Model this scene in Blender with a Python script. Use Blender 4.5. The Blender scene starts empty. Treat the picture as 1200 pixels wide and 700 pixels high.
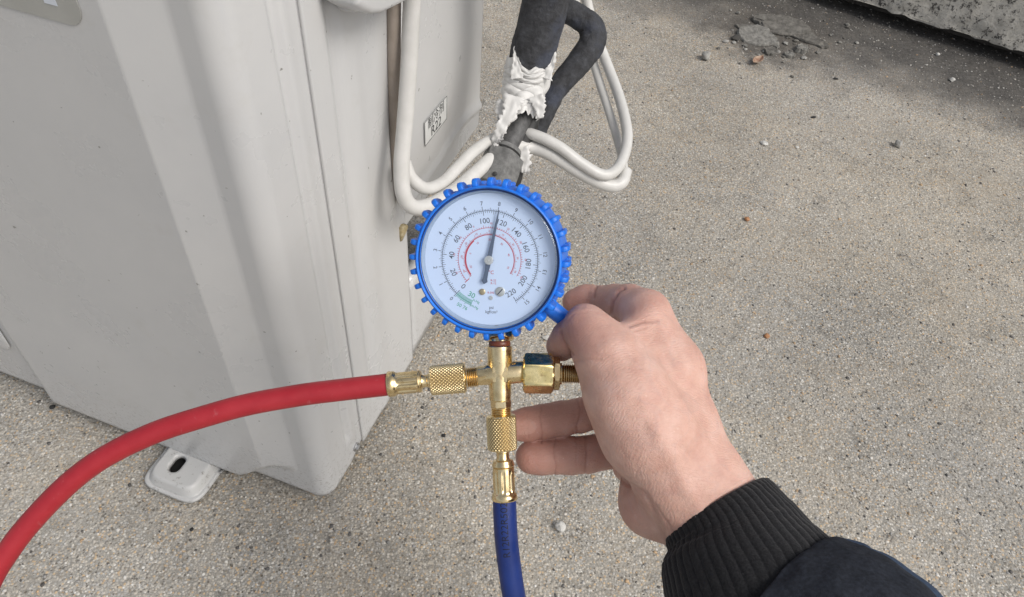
import bpy, bmesh, math, random
import numpy as np
from mathutils import Vector, Matrix, noise as mnoise
random.seed(7); RNG = np.random.default_rng(11)
SC = bpy.context.scene; COL = SC.collection

# ------------------------------------------------------------------ camera
F, HC = 867.0, 0.75                       # focal length in 1/1200 widths, camera height in metres
nad = np.array([-82.0, -800.0, -F]); nad /= np.linalg.norm(nad)
Zu = -nad; Yf = np.array([0, 0, -1.0]); Yf -= Zu * Yf.dot(Zu); Yf /= np.linalg.norm(Yf); Xr = np.cross(Yf, Zu)
M = np.array([Xr, Yf, Zu])
cam = bpy.data.cameras.new('camera'); co = bpy.data.objects.new('camera', cam); COL.objects.link(co)
cam.sensor_width = 36; cam.lens = F / 1200 * 36; cam.clip_start = 0.01; cam.clip_end = 500
mw = Matrix(M.tolist()).to_4x4(); mw.translation = (0, 0, HC); co.matrix_world = mw
SC.camera = co
O = np.array([0, 0, HC])
# ------------------------------------------------------------------ light
w = bpy.data.worlds.new('World'); SC.world = w; w.use_nodes = True
nt = w.node_tree; bg = nt.nodes['Background']
sky = nt.nodes.new('ShaderNodeTexSky'); sky.sky_type = 'NISHITA'; sky.sun_disc = False
SUN_EL, SUN_AZ = math.radians(48), math.radians(121)     # azimuth measured from +Y towards +X
sky.sun_elevation = SUN_EL; sky.sun_rotation = SUN_AZ
sky.air_density = 1.0; sky.dust_density = 3.5; sky.ozone_density = 1.0
hs = nt.nodes.new('ShaderNodeHueSaturation'); hs.inputs['Saturation'].default_value = 0.38
nt.links.new(sky.outputs[0], hs.inputs['Color']); nt.links.new(hs.outputs[0], bg.inputs[0])
bg.inputs[1].default_value = 0.13
sl = bpy.data.lights.new('sun', 'SUN'); sl.energy = 1.6; sl.angle = math.radians(24); sl.color = (1, 0.95, 0.88)
so = bpy.data.objects.new('sun', sl); COL.objects.link(so)
sd = Vector((math.sin(SUN_AZ) * math.cos(SUN_EL), math.cos(SUN_AZ) * math.cos(SUN_EL), math.sin(SUN_EL)))
so.rotation_euler = sd.to_track_quat('Z', 'Y').to_euler(); so.location = (3, -3, 5)
SC.view_settings.view_transform = 'Standard'; SC.view_settings.look = 'None'
SC.view_settings.exposure = 0.18; SC.view_settings.gamma = 1
SC.render.film_transparent = False
SC.cycles.max_bounces = 8; SC.cycles.transparent_max_bounces = 12; SC.cycles.use_denoising = True

# ------------------------------------------------------------------ helpers
def ray(p): return M @ np.array([p[0] - 600.0, -(p[1] - 350.0), -F])
def P(px, py, d):
    "a point d metres along the optical axis"
    return O + ray((px, py)) * (d / F)
UU = np.array([.9619, -.2734, 0]); VV = np.array([.2734, .9619, 0]); ZZ = np.array([0, 0, 1.0])
C0 = np.array([-.17036, .36151, 0.0])         # plan corner of the outdoor unit
def U(t, s, z): return C0 + UU * t + VV * s + ZZ * z
def onplane(p, n, q):
    d = ray(p); k = ((q - O) @ n) / (d @ n); return O + k * d
def SPt(px, py, off): return onplane((px, py), UU, C0 + off * UU)
def GP(px, py, z=0.0): return onplane((px, py), ZZ, np.array([0, 0, z]))

def link(name, me, mat=None, parent=None, smooth=True):
    o = bpy.data.objects.new(name, me); COL.objects.link(o)
    if mat: me.materials.append(mat)
    if parent: o.parent = parent
    if smooth and len(me.polygons): me.polygons.foreach_set('use_smooth', [True] * len(me.polygons))
    return o
def mesh(name, V, Fc, mat=None, parent=None, smooth=True, sharp=None):
    me = bpy.data.meshes.new(name); me.from_pydata([tuple(map(float, v)) for v in V], [], Fc); me.update()
    o = link(name, me, mat, parent, smooth)
    if smooth and sharp: me.set_sharp_from_angle(angle=math.radians(sharp))
    return o
def join_parts(name, lst, mat, parent=None, smooth=True, sharp=None):
    V, Fc = [], []
    for v, f in lst:
        n = len(V); V += [tuple(x) for x in v]; Fc += [tuple(i + n for i in q) for q in f]
    return mesh(name, V, Fc, mat, parent, smooth, sharp)
def tag(o, label=None, cat=None, group=None, kind=None):
    if label: o['label'] = label
    if cat: o['category'] = cat
    if group: o['group'] = group
    if kind: o['kind'] = kind
    return o
def thing(name, loc, label, cat, group=None):
    o = bpy.data.objects.new(name, None); COL.objects.link(o); o.empty_display_size = .01
    o.matrix_world = Matrix.Translation(Vector(loc)); tag(o, label, cat, group); bpy.context.view_layer.update()
    return o
def adopt(root):
    bpy.context.view_layer.update()
    for c in root.children: c.matrix_parent_inverse = root.matrix_world.inverted()

def smooth_path(pts, n=12, rad=None):
    "Catmull-Rom through pts (optionally radii)"
    A = np.array([list(p) + [r] for p, r in zip(pts, rad if rad is not None else [0] * len(pts))], float)
    A = np.vstack([2 * A[0] - A[1], A, 2 * A[-1] - A[-2]]); out = []
    for i in range(1, len(A) - 2):
        for k in range(n):
            t = k / n; a, b, c, d = A[i - 1], A[i], A[i + 1], A[i + 2]
            out.append(.5 * ((2 * b) + (-a + c) * t + (2 * a - 5 * b + 4 * c - d) * t * t + (-a + 3 * b - 3 * c + d) * t ** 3))
    out.append(A[-2]); out = np.array(out); return out[:, :3], out[:, 3]
def frames(Q, ref=None):
    T = np.gradient(Q, axis=0); T /= np.linalg.norm(T, axis=1)[:, None]
    r = np.array(ref if ref is not None else (0, 0, 1.0)); n = r - T[0] * r.dot(T[0])
    if np.linalg.norm(n) < 1e-3: r = np.array((1.0, 0, 0)); n = r - T[0] * r.dot(T[0])
    N = []
    for t in T:
        n = n - t * n.dot(t); n /= np.linalg.norm(n); N.append(n.copy())
    N = np.array(N); B = np.cross(T, N); return T, N, B
def tube(Q, R, seg=20, fn=None, caps=True, ref=None):
    "sweep; fn(i, k, ang) -> radius factor (added metres)"
    Q = np.array(Q); R = np.broadcast_to(R, (len(Q),)); T, N, B = frames(Q, ref); V = []; Fc = []
    for i in range(len(Q)):
        for k in range(seg):
            a = 2 * math.pi * k / seg; r = R[i] + (fn(i, k, a) if fn else 0)
            V.append(Q[i] + r * (math.cos(a) * N[i] + math.sin(a) * B[i]))
    for i in range(len(Q) - 1):
        for k in range(seg):
            k2 = (k + 1) % seg; Fc.append((i * seg + k, i * seg + k2, (i + 1) * seg + k2, (i + 1) * seg + k))
    if caps: Fc.append(tuple(range(seg))[::-1]); Fc.append(tuple((len(Q) - 1) * seg + k for k in range(seg)))
    return V, Fc
def lathe(a, b, prof, seg=48, fn=None, ref=None):
    "profile [(distance from a in metres towards b, radius)]; fn(h, ang) added radius"
    a = np.array(a); ax = np.array(b) - a; ax /= np.linalg.norm(ax)
    r = np.array(ref if ref is not None else (0, 0, 1.0)); n = r - ax * r.dot(ax); n /= np.linalg.norm(n); bb = np.cross(ax, n)
    V, Fc = [], []
    for i, (h, rr) in enumerate(prof):
        for k in range(seg):
            an = 2 * math.pi * k / seg; q = rr + (fn(h, an, i) if fn else 0)
            V.append(a + ax * h + q * (math.cos(an) * n + math.sin(an) * bb))
    for i in range(len(prof) - 1):
        for k in range(seg):
            k2 = (k + 1) % seg; Fc.append((i * seg + k, i * seg + k2, (i + 1) * seg + k2, (i + 1) * seg + k))
    Fc.append(tuple(range(seg))[::-1]); Fc.append(tuple((len(prof) - 1) * seg + k for k in range(seg)))
    return V, Fc
def grid(n, m, fn, flip=False):
    V = [fn(i / (n - 1), j / (m - 1)) for i in range(n) for j in range(m)]
    Fc = [(i * m + j, (i + 1) * m + j, (i + 1) * m + j + 1, i * m + j + 1) for i in range(n - 1) for j in range(m - 1)]
    if flip: Fc = [f[::-1] for f in Fc]
    return V, Fc
def prism(poly, d):
    "closed polygon (3D points) extruded by vector d"
    n = len(poly); V = [np.array(p) for p in poly] + [np.array(p) + d for p in poly]
    Fc = [tuple(range(n))[::-1], tuple(range(n, 2 * n))] + [(i, (i + 1) % n, n + (i + 1) % n, n + i) for i in range(n)]
    return V, Fc
def bevel(o, wdt=.001, seg=2, ang=35):
    m = o.modifiers.new('bevel', 'BEVEL'); m.width = wdt; m.segments = seg; m.limit_method = 'ANGLE'; m.angle_limit = math.radians(ang)
    return o
def recalc(o):
    bm = bmesh.new(); bm.from_mesh(o.data); bmesh.ops.recalc_face_normals(bm, faces=bm.faces); bm.to_mesh(o.data); bm.free(); return o
def sstep(a, b, x):
    t = np.clip((x - a) / (b - a), 0, 1); return t * t * (3 - 2 * t)
def nz(x, y, z=0, s=1): return mnoise.noise(Vector((x * s, y * s, z * s)))

# ------------------------------------------------------------------ materials
def mat(name, col, rough=.5, metal=0, **kw):
    m = bpy.data.materials.new(name); m.use_nodes = True; b = m.node_tree.nodes['Principled BSDF']
    b.inputs['Base Color'].default_value = (*col, 1); b.inputs['Roughness'].default_value = rough; b.inputs['Metallic'].default_value = metal
    for k, v in kw.items(): b.inputs[k.replace('_', ' ')].default_value = v
    return m
class NB:
    def __init__(s, m): s.m = m; s.t = m.node_tree; s.b = s.t.nodes['Principled BSDF']; s.co = s.n('ShaderNodeTexCoord').outputs['Object']
    def n(s, typ, **kw):
        x = s.t.nodes.new(typ)
        for k, v in kw.items(): setattr(x, k, v)
        return x
    def l(s, a, b): s.t.links.new(a, b)
    def noise(s, scale, detail=4, rough=.55, co=None, dist=0):
        x = s.n('ShaderNodeTexNoise'); x.inputs['Scale'].default_value = scale; x.inputs['Detail'].default_value = detail
        x.inputs['Roughness'].default_value = rough; x.inputs['Distortion'].default_value = dist; s.l(co or s.co, x.inputs['Vector']); return x.outputs['Fac']
    def vor(s, scale, feature='F1', out='Distance', co=None, rnd=1):
        x = s.n('ShaderNodeTexVoronoi'); x.feature = feature; x.inputs['Scale'].default_value = scale; x.inputs['Randomness'].default_value = rnd
        s.l(co or s.co, x.inputs['Vector']); return x.outputs[out]
    def ramp(s, fac, stops, interp='LINEAR'):
        x = s.n('ShaderNodeValToRGB'); x.color_ramp.interpolation = interp; e = x.color_ramp.elements
        cc = lambda c: (c, c, c, 1) if isinstance(c, (int, float)) else (*c, 1)
        e[0].position = stops[0][0]; e[1].position = stops[-1][0]; e[0].color = cc(stops[0][1]); e[1].color = cc(stops[-1][1])
        for p, c in stops[1:-1]: e.new(p).color = cc(c)
        s.l(fac, x.inputs['Fac']); return x.outputs['Color']
    def mix(s, fac, a, b, mode='MIX'):
        x = s.n('ShaderNodeMix', data_type='RGBA', blend_type=mode)
        for v, i in ((fac, 0), (a, 6), (b, 7)):
            if isinstance(v, (int, float)): x.inputs[i].default_value = v if i == 0 else (v, v, v, 1)
            elif isinstance(v, tuple): x.inputs[i].default_value = (*v, 1)
            else: s.l(v, x.inputs[i])
        return x.outputs[2]
    def math(s, op, a, b=0.0):
        x = s.n('ShaderNodeMath', operation=op)
        for v, i in ((a, 0), (b, 1)):
            if isinstance(v, (int, float)): x.inputs[i].default_value = v
            else: s.l(v, x.inputs[i])
        return x.outputs[0]
    def bump(s, h, strength=.5, dist=.001, prev=None):
        x = s.n('ShaderNodeBump'); x.inputs['Strength'].default_value = strength; x.inputs['Distance'].default_value = dist
        s.l(h, x.inputs['Height'])
        if prev: s.l(prev, x.inputs['Normal'])
        s.l(x.outputs[0], s.b.inputs['Normal']); return x.outputs[0]
    def base(s, c): s.l(c, s.b.inputs['Base Color'])
    def rough(s, c): s.l(c, s.b.inputs['Roughness'])

def m_ground():
    m = mat('exposed_aggregate', (.35, .32, .28), .9); b = NB(m)
    warp = b.noise(60, 3)
    c1 = b.vor(280, out='Color'); d1 = b.vor(280); c2 = b.vor(430, out='Color'); d2 = b.vor(430)
    s1 = b.n('ShaderNodeSeparateColor'); b.l(c1, s1.inputs[0]); s2 = b.n('ShaderNodeSeparateColor'); b.l(c2, s2.inputs[0])
    stops = [(0, (.085, .075, .062)), (.07, (.21, .185, .15)), (.22, (.33, .30, .26)), (.40, (.43, .395, .345)), (.55, (.37, .36, .345)), (.68, (.46, .415, .35)), (.80, (.56, .53, .48)), (.86, (.50, .36, .215)), (.93, (.42, .29, .17)), (.965, (.64, .62, .58))]
    g1 = b.ramp(s1.outputs[0], stops, 'CONSTANT'); g2 = b.ramp(s2.outputs[1], stops, 'CONSTANT')
    cem = b.ramp(b.noise(900, 3), [(.3, (.13, .123, .108)), (.7, (.36, .345, .315))])
    k2 = b.ramp(d2, [(.35, 0.0), (.62, 1.0)]); f2 = b.mix(k2, g2, cem)
    sel = b.ramp(s1.outputs[1], [(.45, 0.0), (.5, 1.0)])
    k1 = b.ramp(d1, [(.30, 0.0), (.5, 1.0)])
    mk = b.math('MAXIMUM', k1, sel); c = b.mix(mk, g1, f2)
    # slightly dusty film, broad tone changes
    big = b.noise(5, 5, .6); c = b.mix(b.ramp(big, [(.35, .06), (.65, .26)]), c, (.41, .37, .315))
    c = b.mix(1.0, c, b.ramp(b.noise(2.3, 5, .62), [(.3, .84), (.7, 1.20)]), 'MULTIPLY')
    c = b.mix(1.0, c, b.ramp(b.noise(17, 7, .68), [(.28, .70), (.45, .98), (.75, 1.10)]), 'MULTIPLY')
    # orange/tan patches
    c = b.mix(b.ramp(b.noise(9, 4), [(.48, 0.0), (.70, .14)]), c, (.42, .335, .235))
    c = b.mix(1.0, c, b.mix(b.ramp(b.noise(1.6, 3), [(.4, 0.0), (.62, 1.0)]), (1.05, 1.04, 1.005), (1.01, 1.03, 1.05)), 'MULTIPLY')
    # dirt that collects along the foot of the block, and around it
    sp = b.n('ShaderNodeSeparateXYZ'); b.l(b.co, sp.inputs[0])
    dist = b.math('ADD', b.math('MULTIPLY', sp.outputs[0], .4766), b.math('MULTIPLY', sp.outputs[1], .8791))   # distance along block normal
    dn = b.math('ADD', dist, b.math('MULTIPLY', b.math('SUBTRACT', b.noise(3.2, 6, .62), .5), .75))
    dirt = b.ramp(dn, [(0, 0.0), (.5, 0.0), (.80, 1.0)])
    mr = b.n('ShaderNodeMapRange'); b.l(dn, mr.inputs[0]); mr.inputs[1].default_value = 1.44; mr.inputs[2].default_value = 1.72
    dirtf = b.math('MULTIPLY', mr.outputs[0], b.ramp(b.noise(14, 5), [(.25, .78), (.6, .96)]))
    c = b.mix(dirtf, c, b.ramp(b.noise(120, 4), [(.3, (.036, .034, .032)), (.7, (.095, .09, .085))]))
    dd = b.n('ShaderNodeVectorMath', operation='DISTANCE'); b.l(b.co, dd.inputs[0]); dd.inputs[1].default_value = (.50, 1.545, 0)
    dr = b.n('ShaderNodeMapRange'); b.l(b.math('ADD', dd.outputs['Value'], b.math('MULTIPLY', b.math('SUBTRACT', b.noise(22, 6, .7), .5), .30)), dr.inputs[0]); dr.inputs[1].default_value = .17; dr.inputs[2].default_value = .06; dr.inputs[3].default_value = 0; dr.inputs[4].default_value = .85
    c = b.mix(dr.outputs[0], c, (.075, .068, .06))
    # sparse dark spots of lichen and grime
    sp1 = b.ramp(b.noise(26, 6, .7), [(.62, 0.0), (.69, .7)]); c = b.mix(sp1, c, (.09, .085, .078))
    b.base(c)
    hgt = b.math('ADD', b.math('MULTIPLY', b.math('SUBTRACT', 1.0, d1), b.math('SUBTRACT', 1.0, sel)), b.math('MULTIPLY', b.math('SUBTRACT', 1.0, d2), .6))
    b.bump(hgt, .75, .0012)
    b.rough(b.ramp(s1.outputs[2], [(.5, .92), (.9, .6)]))
    return m
def m_grain():
    m = mat('grain', (.4, .38, .35), .75); b = NB(m)
    a = b.n('ShaderNodeAttribute', attribute_name='tone'); b.base(b.mix(1.0, a.outputs['Color'], b.ramp(b.noise(900), [(.3, .8), (.7, 1.1)]), 'MULTIPLY')); return m
def m_concrete():
    m = mat('block_concrete', (.4, .38, .35), .95); b = NB(m)
    c = b.ramp(b.noise(45, 6, .7), [(.3, (.42, .40, .355)), (.7, (.68, .65, .585))])
    c = b.mix(b.ramp(b.noise(120, 4, .6), [(.50, 0.0), (.60, .55)]), c, (.55, .53, .49))
    sp = b.ramp(b.noise(75, 7, .8, dist=.3), [(.53, 0.0), (.58, .9)]); c = b.mix(sp, c, (.035, .033, .032))
    b.base(c); b.bump(b.math('ADD', b.noise(160, 5), b.math('MULTIPLY', b.noise(75, 7, .8, dist=.3), 1.5)), .8, .003); return m
def m_paint():
    m = mat('unit_paint', (.60, .60, .585), .38); b = NB(m)
    c = b.ramp(b.noise(7, 5, .6), [(.3, (.505, .51, .512)), (.7, (.56, .56, .555))])
    spk = b.ramp(b.noise(150, 2, .5), [(.745, 0.0), (.77, .85)]); c = b.mix(spk, c, (.17, .165, .15))
    sc = b.n('ShaderNodeMapping'); sc.inputs['Scale'].default_value = (1, 1, .12); sc.inputs['Rotation'].default_value = (.2, .1, .3); b.l(b.co, sc.inputs[0])
    scr = b.ramp(b.noise(90, 3, .5, co=sc.outputs[0]), [(.80, 0.0), (.83, .3)]); c = b.mix(scr, c, (.32, .32, .31))
    sp = b.n('ShaderNodeSeparateXYZ'); b.l(b.co, sp.inputs[0])
    low = b.n('ShaderNodeMapRange'); b.l(sp.outputs[2], low.inputs[0]); low.inputs[1].default_value = .11; low.inputs[2].default_value = .015
    splash = b.math('MULTIPLY', low.outputs[0], b.ramp(b.noise(330, 4, .7), [(.53, 0.0), (.66, .75)])); c = b.mix(splash, c, (.22, .20, .17))
    m2 = b.n('ShaderNodeMapping'); m2.inputs['Scale'].default_value = (1, 1, .35); m2.inputs['Rotation'].default_value = (.5, .3, 0); b.l(b.co, m2.inputs[0])
    hair = b.n('ShaderNodeTexNoise'); hair.inputs['Scale'].default_value = 22; hair.inputs['Detail'].default_value = 2; hair.inputs['Distortion'].default_value = 1.6; b.l(m2.outputs[0], hair.inputs[0])
    ln = b.ramp(hair.outputs['Fac'], [(.5, 0.0), (.5015, 1.0), (.503, 0.0)]); c = b.mix(b.math('MULTIPLY', ln, b.ramp(b.noise(16, 2), [(.60, 0.0), (.68, .45)])), c, (.26, .25, .24))
    c = b.mix(b.ramp(b.noise(18, 6, .7), [(.58, 0.0), (.75, .20)]), c, (.38, .36, .31))
    b.base(c); b.rough(b.ramp(b.noise(14, 5), [(.3, .24), (.7, .36)]))
    b.bump(b.noise(420, 2), .06, .0006)
    b.b.inputs['Specular IOR Level'].default_value = .6
    return m
def m_brass(name='brass', dark=0):
    m = mat(name, (.78, .60, .30), .2, 1.0); b = NB(m)
    c = b.ramp(b.noise(160, 4), [(.3, (.70, .53, .27)), (.7, (.86, .70, .42))])
    c = b.mix(b.ramp(b.noise(420, 3), [(.60, 0.0), (.74, .55)]), c, (.35, .22, .10))
    if dark: c = b.mix(dark, c, (.25, .15, .07))
    b.base(c); b.rough(b.ramp(b.noise(300, 3), [(.3, .16), (.7, .32)])); b.bump(b.noise(700, 2), .08, .0003); return m
def m_skin():
    m = mat('skin', (.60, .40, .32), .52); b = NB(m)
    a = b.n('ShaderNodeAttribute', attribute_name='flush'); 
    blot = b.noise(75, 4, .6)
    c = b.ramp(blot, [(.3, (.53, .305, .245)), (.5, (.595, .365, .295)), (.72, (.655, .43, .36))])
    red = b.mix(b.ramp(b.noise(130, 4), [(.3, 0.0), (.7, .5)]), (.42, .215, .17), (.52, .27, .22))
    c = b.mix(a.outputs['Fac'], c, red)
    vein = b.ramp(b.noise(38, 2, .5, dist=1.2), [(.47, 0.0), (.5, .16), (.53, 0.0)]); c = b.mix(vein, c, (.40, .30, .29))
    c = b.mix(b.ramp(b.noise(600, 3), [(.68, 0.0), (.76, .35)]), c, (.72, .56, .48))
    cr = b.n('ShaderNodeAttribute', attribute_name='crease'); c = b.mix(b.math('MULTIPLY', cr.outputs['Fac'], .45), c, (.30, .13, .10))
    b.base(c); s = b.b.inputs
    s['Subsurface Weight'].default_value = .2; s['Subsurface Radius'].default_value = (1, .35, .2); s['Subsurface Scale'].default_value = .004
    s['Specular IOR Level'].default_value = .42
    mp = b.n('ShaderNodeMapping'); mp.inputs['Rotation'].default_value = (.4, .2, .9); mp.inputs['Scale'].default_value = (1, 2.2, 1); b.l(b.co, mp.inputs[0])
    fine = b.vor(720, 'DISTANCE_TO_EDGE', co=mp.outputs[0]); lines = b.ramp(fine, [(0, 0.0), (.16, 1.0)])
    wr = b.n('ShaderNodeTexWave'); wr.inputs['Scale'].default_value = 150; wr.inputs['Distortion'].default_value = 9; wr.inputs['Detail'].default_value = 3; wr.inputs['Detail Scale'].default_value = 1.5; b.l(mp.outputs[0], wr.inputs[0])
    n1 = b.bump(lines, .26, .0004); n2 = b.bump(wr.outputs['Fac'], .22, .0005, n1); b.bump(b.noise(110, 4), .35, .0014, n2)
    return m
def m_knit():
    m = mat('rib_knit', (.012, .012, .013), .95); b = NB(m)
    c = b.ramp(b.noise(900, 3), [(.3, (.007, .007, .008)), (.7, (.021, .021, .023))])
    c = b.mix(b.ramp(b.noise(420, 1, .4), [(.80, 0.0), (.84, .5)]), c, (.25, .25, .26))
    b.base(c); b.b.inputs['Sheen Weight'].default_value = .12; b.b.inputs['Specular IOR Level'].default_value = .2
    b.bump(b.noise(1500, 3), .7, .0006); return m
def m_cloth(name, a, bb):
    m = mat(name, a, .85); b = NB(m)
    b.base(b.ramp(b.noise(500, 4), [(.3, a), (.7, bb)])); b.b.inputs['Specular IOR Level'].default_value = .25
    b.bump(b.noise(1800, 2), .4, .0004, b.bump(b.noise(60, 4), .5, .003)); return m
def m_simple(name, a, bb, scale, rough, bs=.2, bd=.0006, **kw):
    m = mat(name, a, rough, **kw); b = NB(m); b.base(b.ramp(b.noise(scale, 5, .6), [(.3, a), (.7, bb)])); b.bump(b.noise(scale * 3, 4), bs, bd); return m
def m_foam():
    m = mat('foam_insulation', (.04, .042, .046), .85); b = NB(m)
    c = b.ramp(b.noise(90, 6, .7), [(.35, (.022, .022, .024)), (.6, (.048, .050, .056)), (.75, (.085, .09, .105))])
    b.base(b.mix(b.ramp(b.noise(30, 3), [(.5, 0.0), (.65, .6)]), c, (.055, .065, .095)))
    b.bump(b.math('ADD', b.noise(260, 5, .7), b.math('MULTIPLY', b.vor(160), .6)), .9, .0016); return m
def m_hose(name, a, bb):
    m = mat(name, a, .42); b = NB(m)
    c = b.ramp(b.noise(60, 5), [(.3, a), (.7, bb)])
    sc = b.n('ShaderNodeMapping'); sc.inputs['Scale'].default_value = (1, 1, .25); sc.inputs['Rotation'].default_value = (.5, 1.1, .4); b.l(b.co, sc.inputs[0])
    c = b.mix(b.ramp(b.noise(170, 5, .7, co=sc.outputs[0]), [(.62, 0.0), (.76, .32)]), c, tuple(min(1, x + .22) for x in a))
    b.base(c); b.rough(b.ramp(b.noise(90, 4), [(.3, .36), (.7, .56)])); b.bump(b.noise(700, 3), .14, .0004); return m
def m_lens():
    m = bpy.data.materials.new('clear_lens'); m.use_nodes = True; t = m.node_tree; t.nodes.remove(t.nodes['Principled BSDF'])
    o = t.nodes['Material Output']; mx = t.nodes.new('ShaderNodeMixShader'); tr = t.nodes.new('ShaderNodeBsdfTransparent'); gl = t.nodes.new('ShaderNodeBsdfGlossy')
    fr = t.nodes.new('ShaderNodeFresnel'); fr.inputs[0].default_value = 1.5; gl.inputs['Roughness'].default_value = .03; tr.inputs[0].default_value = (.93, .955, .985, 1)
    t.links.new(fr.outputs[0], mx.inputs[0]); t.links.new(tr.outputs[0], mx.inputs[1]); t.links.new(gl.outputs[0], mx.inputs[2]); t.links.new(mx.outputs[0], o.inputs[0]); return m
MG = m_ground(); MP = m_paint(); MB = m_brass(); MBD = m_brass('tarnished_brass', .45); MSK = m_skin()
MWC = m_simple('white_cable', (.52, .515, .49), (.60, .59, .57), 60, .42, .1)
MBR = m_simple('taupe_cable', (.26, .22, .18), (.33, .28, .24), 60, .6)
MFO = m_foam(); MBLUE = m_simple('blue_rubber', (.006, .13, .62), (.012, .19, .75), 200, .38, .08)
MLT = m_simple('white_tape', (.52, .515, .50), (.66, .655, .64), 60, .5, .25, .0012)
MDARK = mat('dark_gap', (.02, .02, .02), .9)
MVALVE = m_simple('grey_valve_metal', (.055, .055, .055), (.12, .12, .12), 220, .6, .5, .001)
MBLK = m_simple('black_rubber', (.012, .012, .012), (.03, .03, .03), 120, .6)
MSTEEL = m_simple('steel', (.42, .42, .42), (.6, .6, .6), 300, .35, metal=1.0)

# ------------------------------------------------------------------ ground
def ground():
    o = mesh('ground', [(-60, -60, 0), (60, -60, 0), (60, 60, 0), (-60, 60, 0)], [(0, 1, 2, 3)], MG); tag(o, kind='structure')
    n = 26000                                   # loose and proud grains, denser where the camera stands
    th = RNG.uniform(0, 1, n); x = RNG.uniform(-.9, 1.35, n); y = .10 + 1.9 * th ** 1.35
    inside = []
    for i in range(n):
        q = np.array([x[i], y[i], 0]) - C0; t, s = q @ UU, q @ VV
        inside.append(not (-1 < t < .002 and -.004 < s < .45))
    x, y = x[inside], y[inside]; n = len(x)
    t = (1 + 5 ** .5) / 2
    ico = np.array([(-1, t, 0), (1, t, 0), (-1, -t, 0), (1, -t, 0), (0, -1, t), (0, 1, t), (0, -1, -t), (0, 1, -t), (t, 0, -1), (t, 0, 1), (-t, 0, -1), (-t, 0, 1)]) / 1.9
    fi = np.array([(0, 11, 5), (0, 5, 1), (0, 1, 7), (0, 7, 10), (0, 10, 11), (1, 5, 9), (5, 11, 4), (11, 10, 2), (10, 7, 6), (7, 1, 8), (3, 9, 4), (3, 4, 2), (3, 2, 6), (3, 6, 8), (3, 8, 9), (4, 9, 5), (2, 4, 11), (6, 2, 10), (8, 6, 7), (9, 8, 1)])
    r = .0009 + .0012 * RNG.random(n) ** 2.5
    V = ico[None] * (1 + .28 * RNG.standard_normal((n, 12, 1))) * r[:, None, None] * np.stack([RNG.uniform(.8, 1.5, n), RNG.uniform(.8, 1.3, n), RNG.uniform(.5, .8, n)], 1)[:, None]
    a = RNG.uniform(0, 6.28, n); ca, sa = np.cos(a)[:, None], np.sin(a)[:, None]
    X = V[..., 0] * ca - V[..., 1] * sa + x[:, None]; Y = V[..., 0] * sa + V[..., 1] * ca + y[:, None]; Z = V[..., 2] + (r * .12)[:, None]
    V = np.stack([X, Y, Z], -1).reshape(-1, 3); Fa = (fi[None] + 12 * np.arange(n)[:, None, None]).reshape(-1, 3)
    me = bpy.data.meshes.new('grit'); me.vertices.add(len(V)); me.vertices.foreach_set('co', V.ravel()); me.loops.add(Fa.size); me.loops.foreach_set('vertex_index', Fa.ravel())
    me.polygons.add(len(Fa)); me.polygons.foreach_set('loop_start', np.arange(len(Fa)) * 3); me.update()
    pal = np.array([(.10, .095, .09), (.30, .285, .26), (.40, .38, .345), (.36, .35, .335), (.50, .47, .42), (.44, .31, .19), (.60, .585, .55)])
    tone = pal[RNG.choice(7, n, p=[.14, .22, .24, .18, .12, .05, .05])] * RNG.uniform(.8, 1.15, (n, 1))
    at = me.color_attributes.new('tone', 'FLOAT_COLOR', 'POINT'); at.data.foreach_set('color', np.repeat(np.c_[tone, np.ones(n)], 12, axis=0).ravel())
    o = link('grit', me, m_grain(), smooth=True); tag(o, 'fine loose grit and aggregate grains on the concrete ground', 'grit', kind='stuff')
ground()

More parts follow.
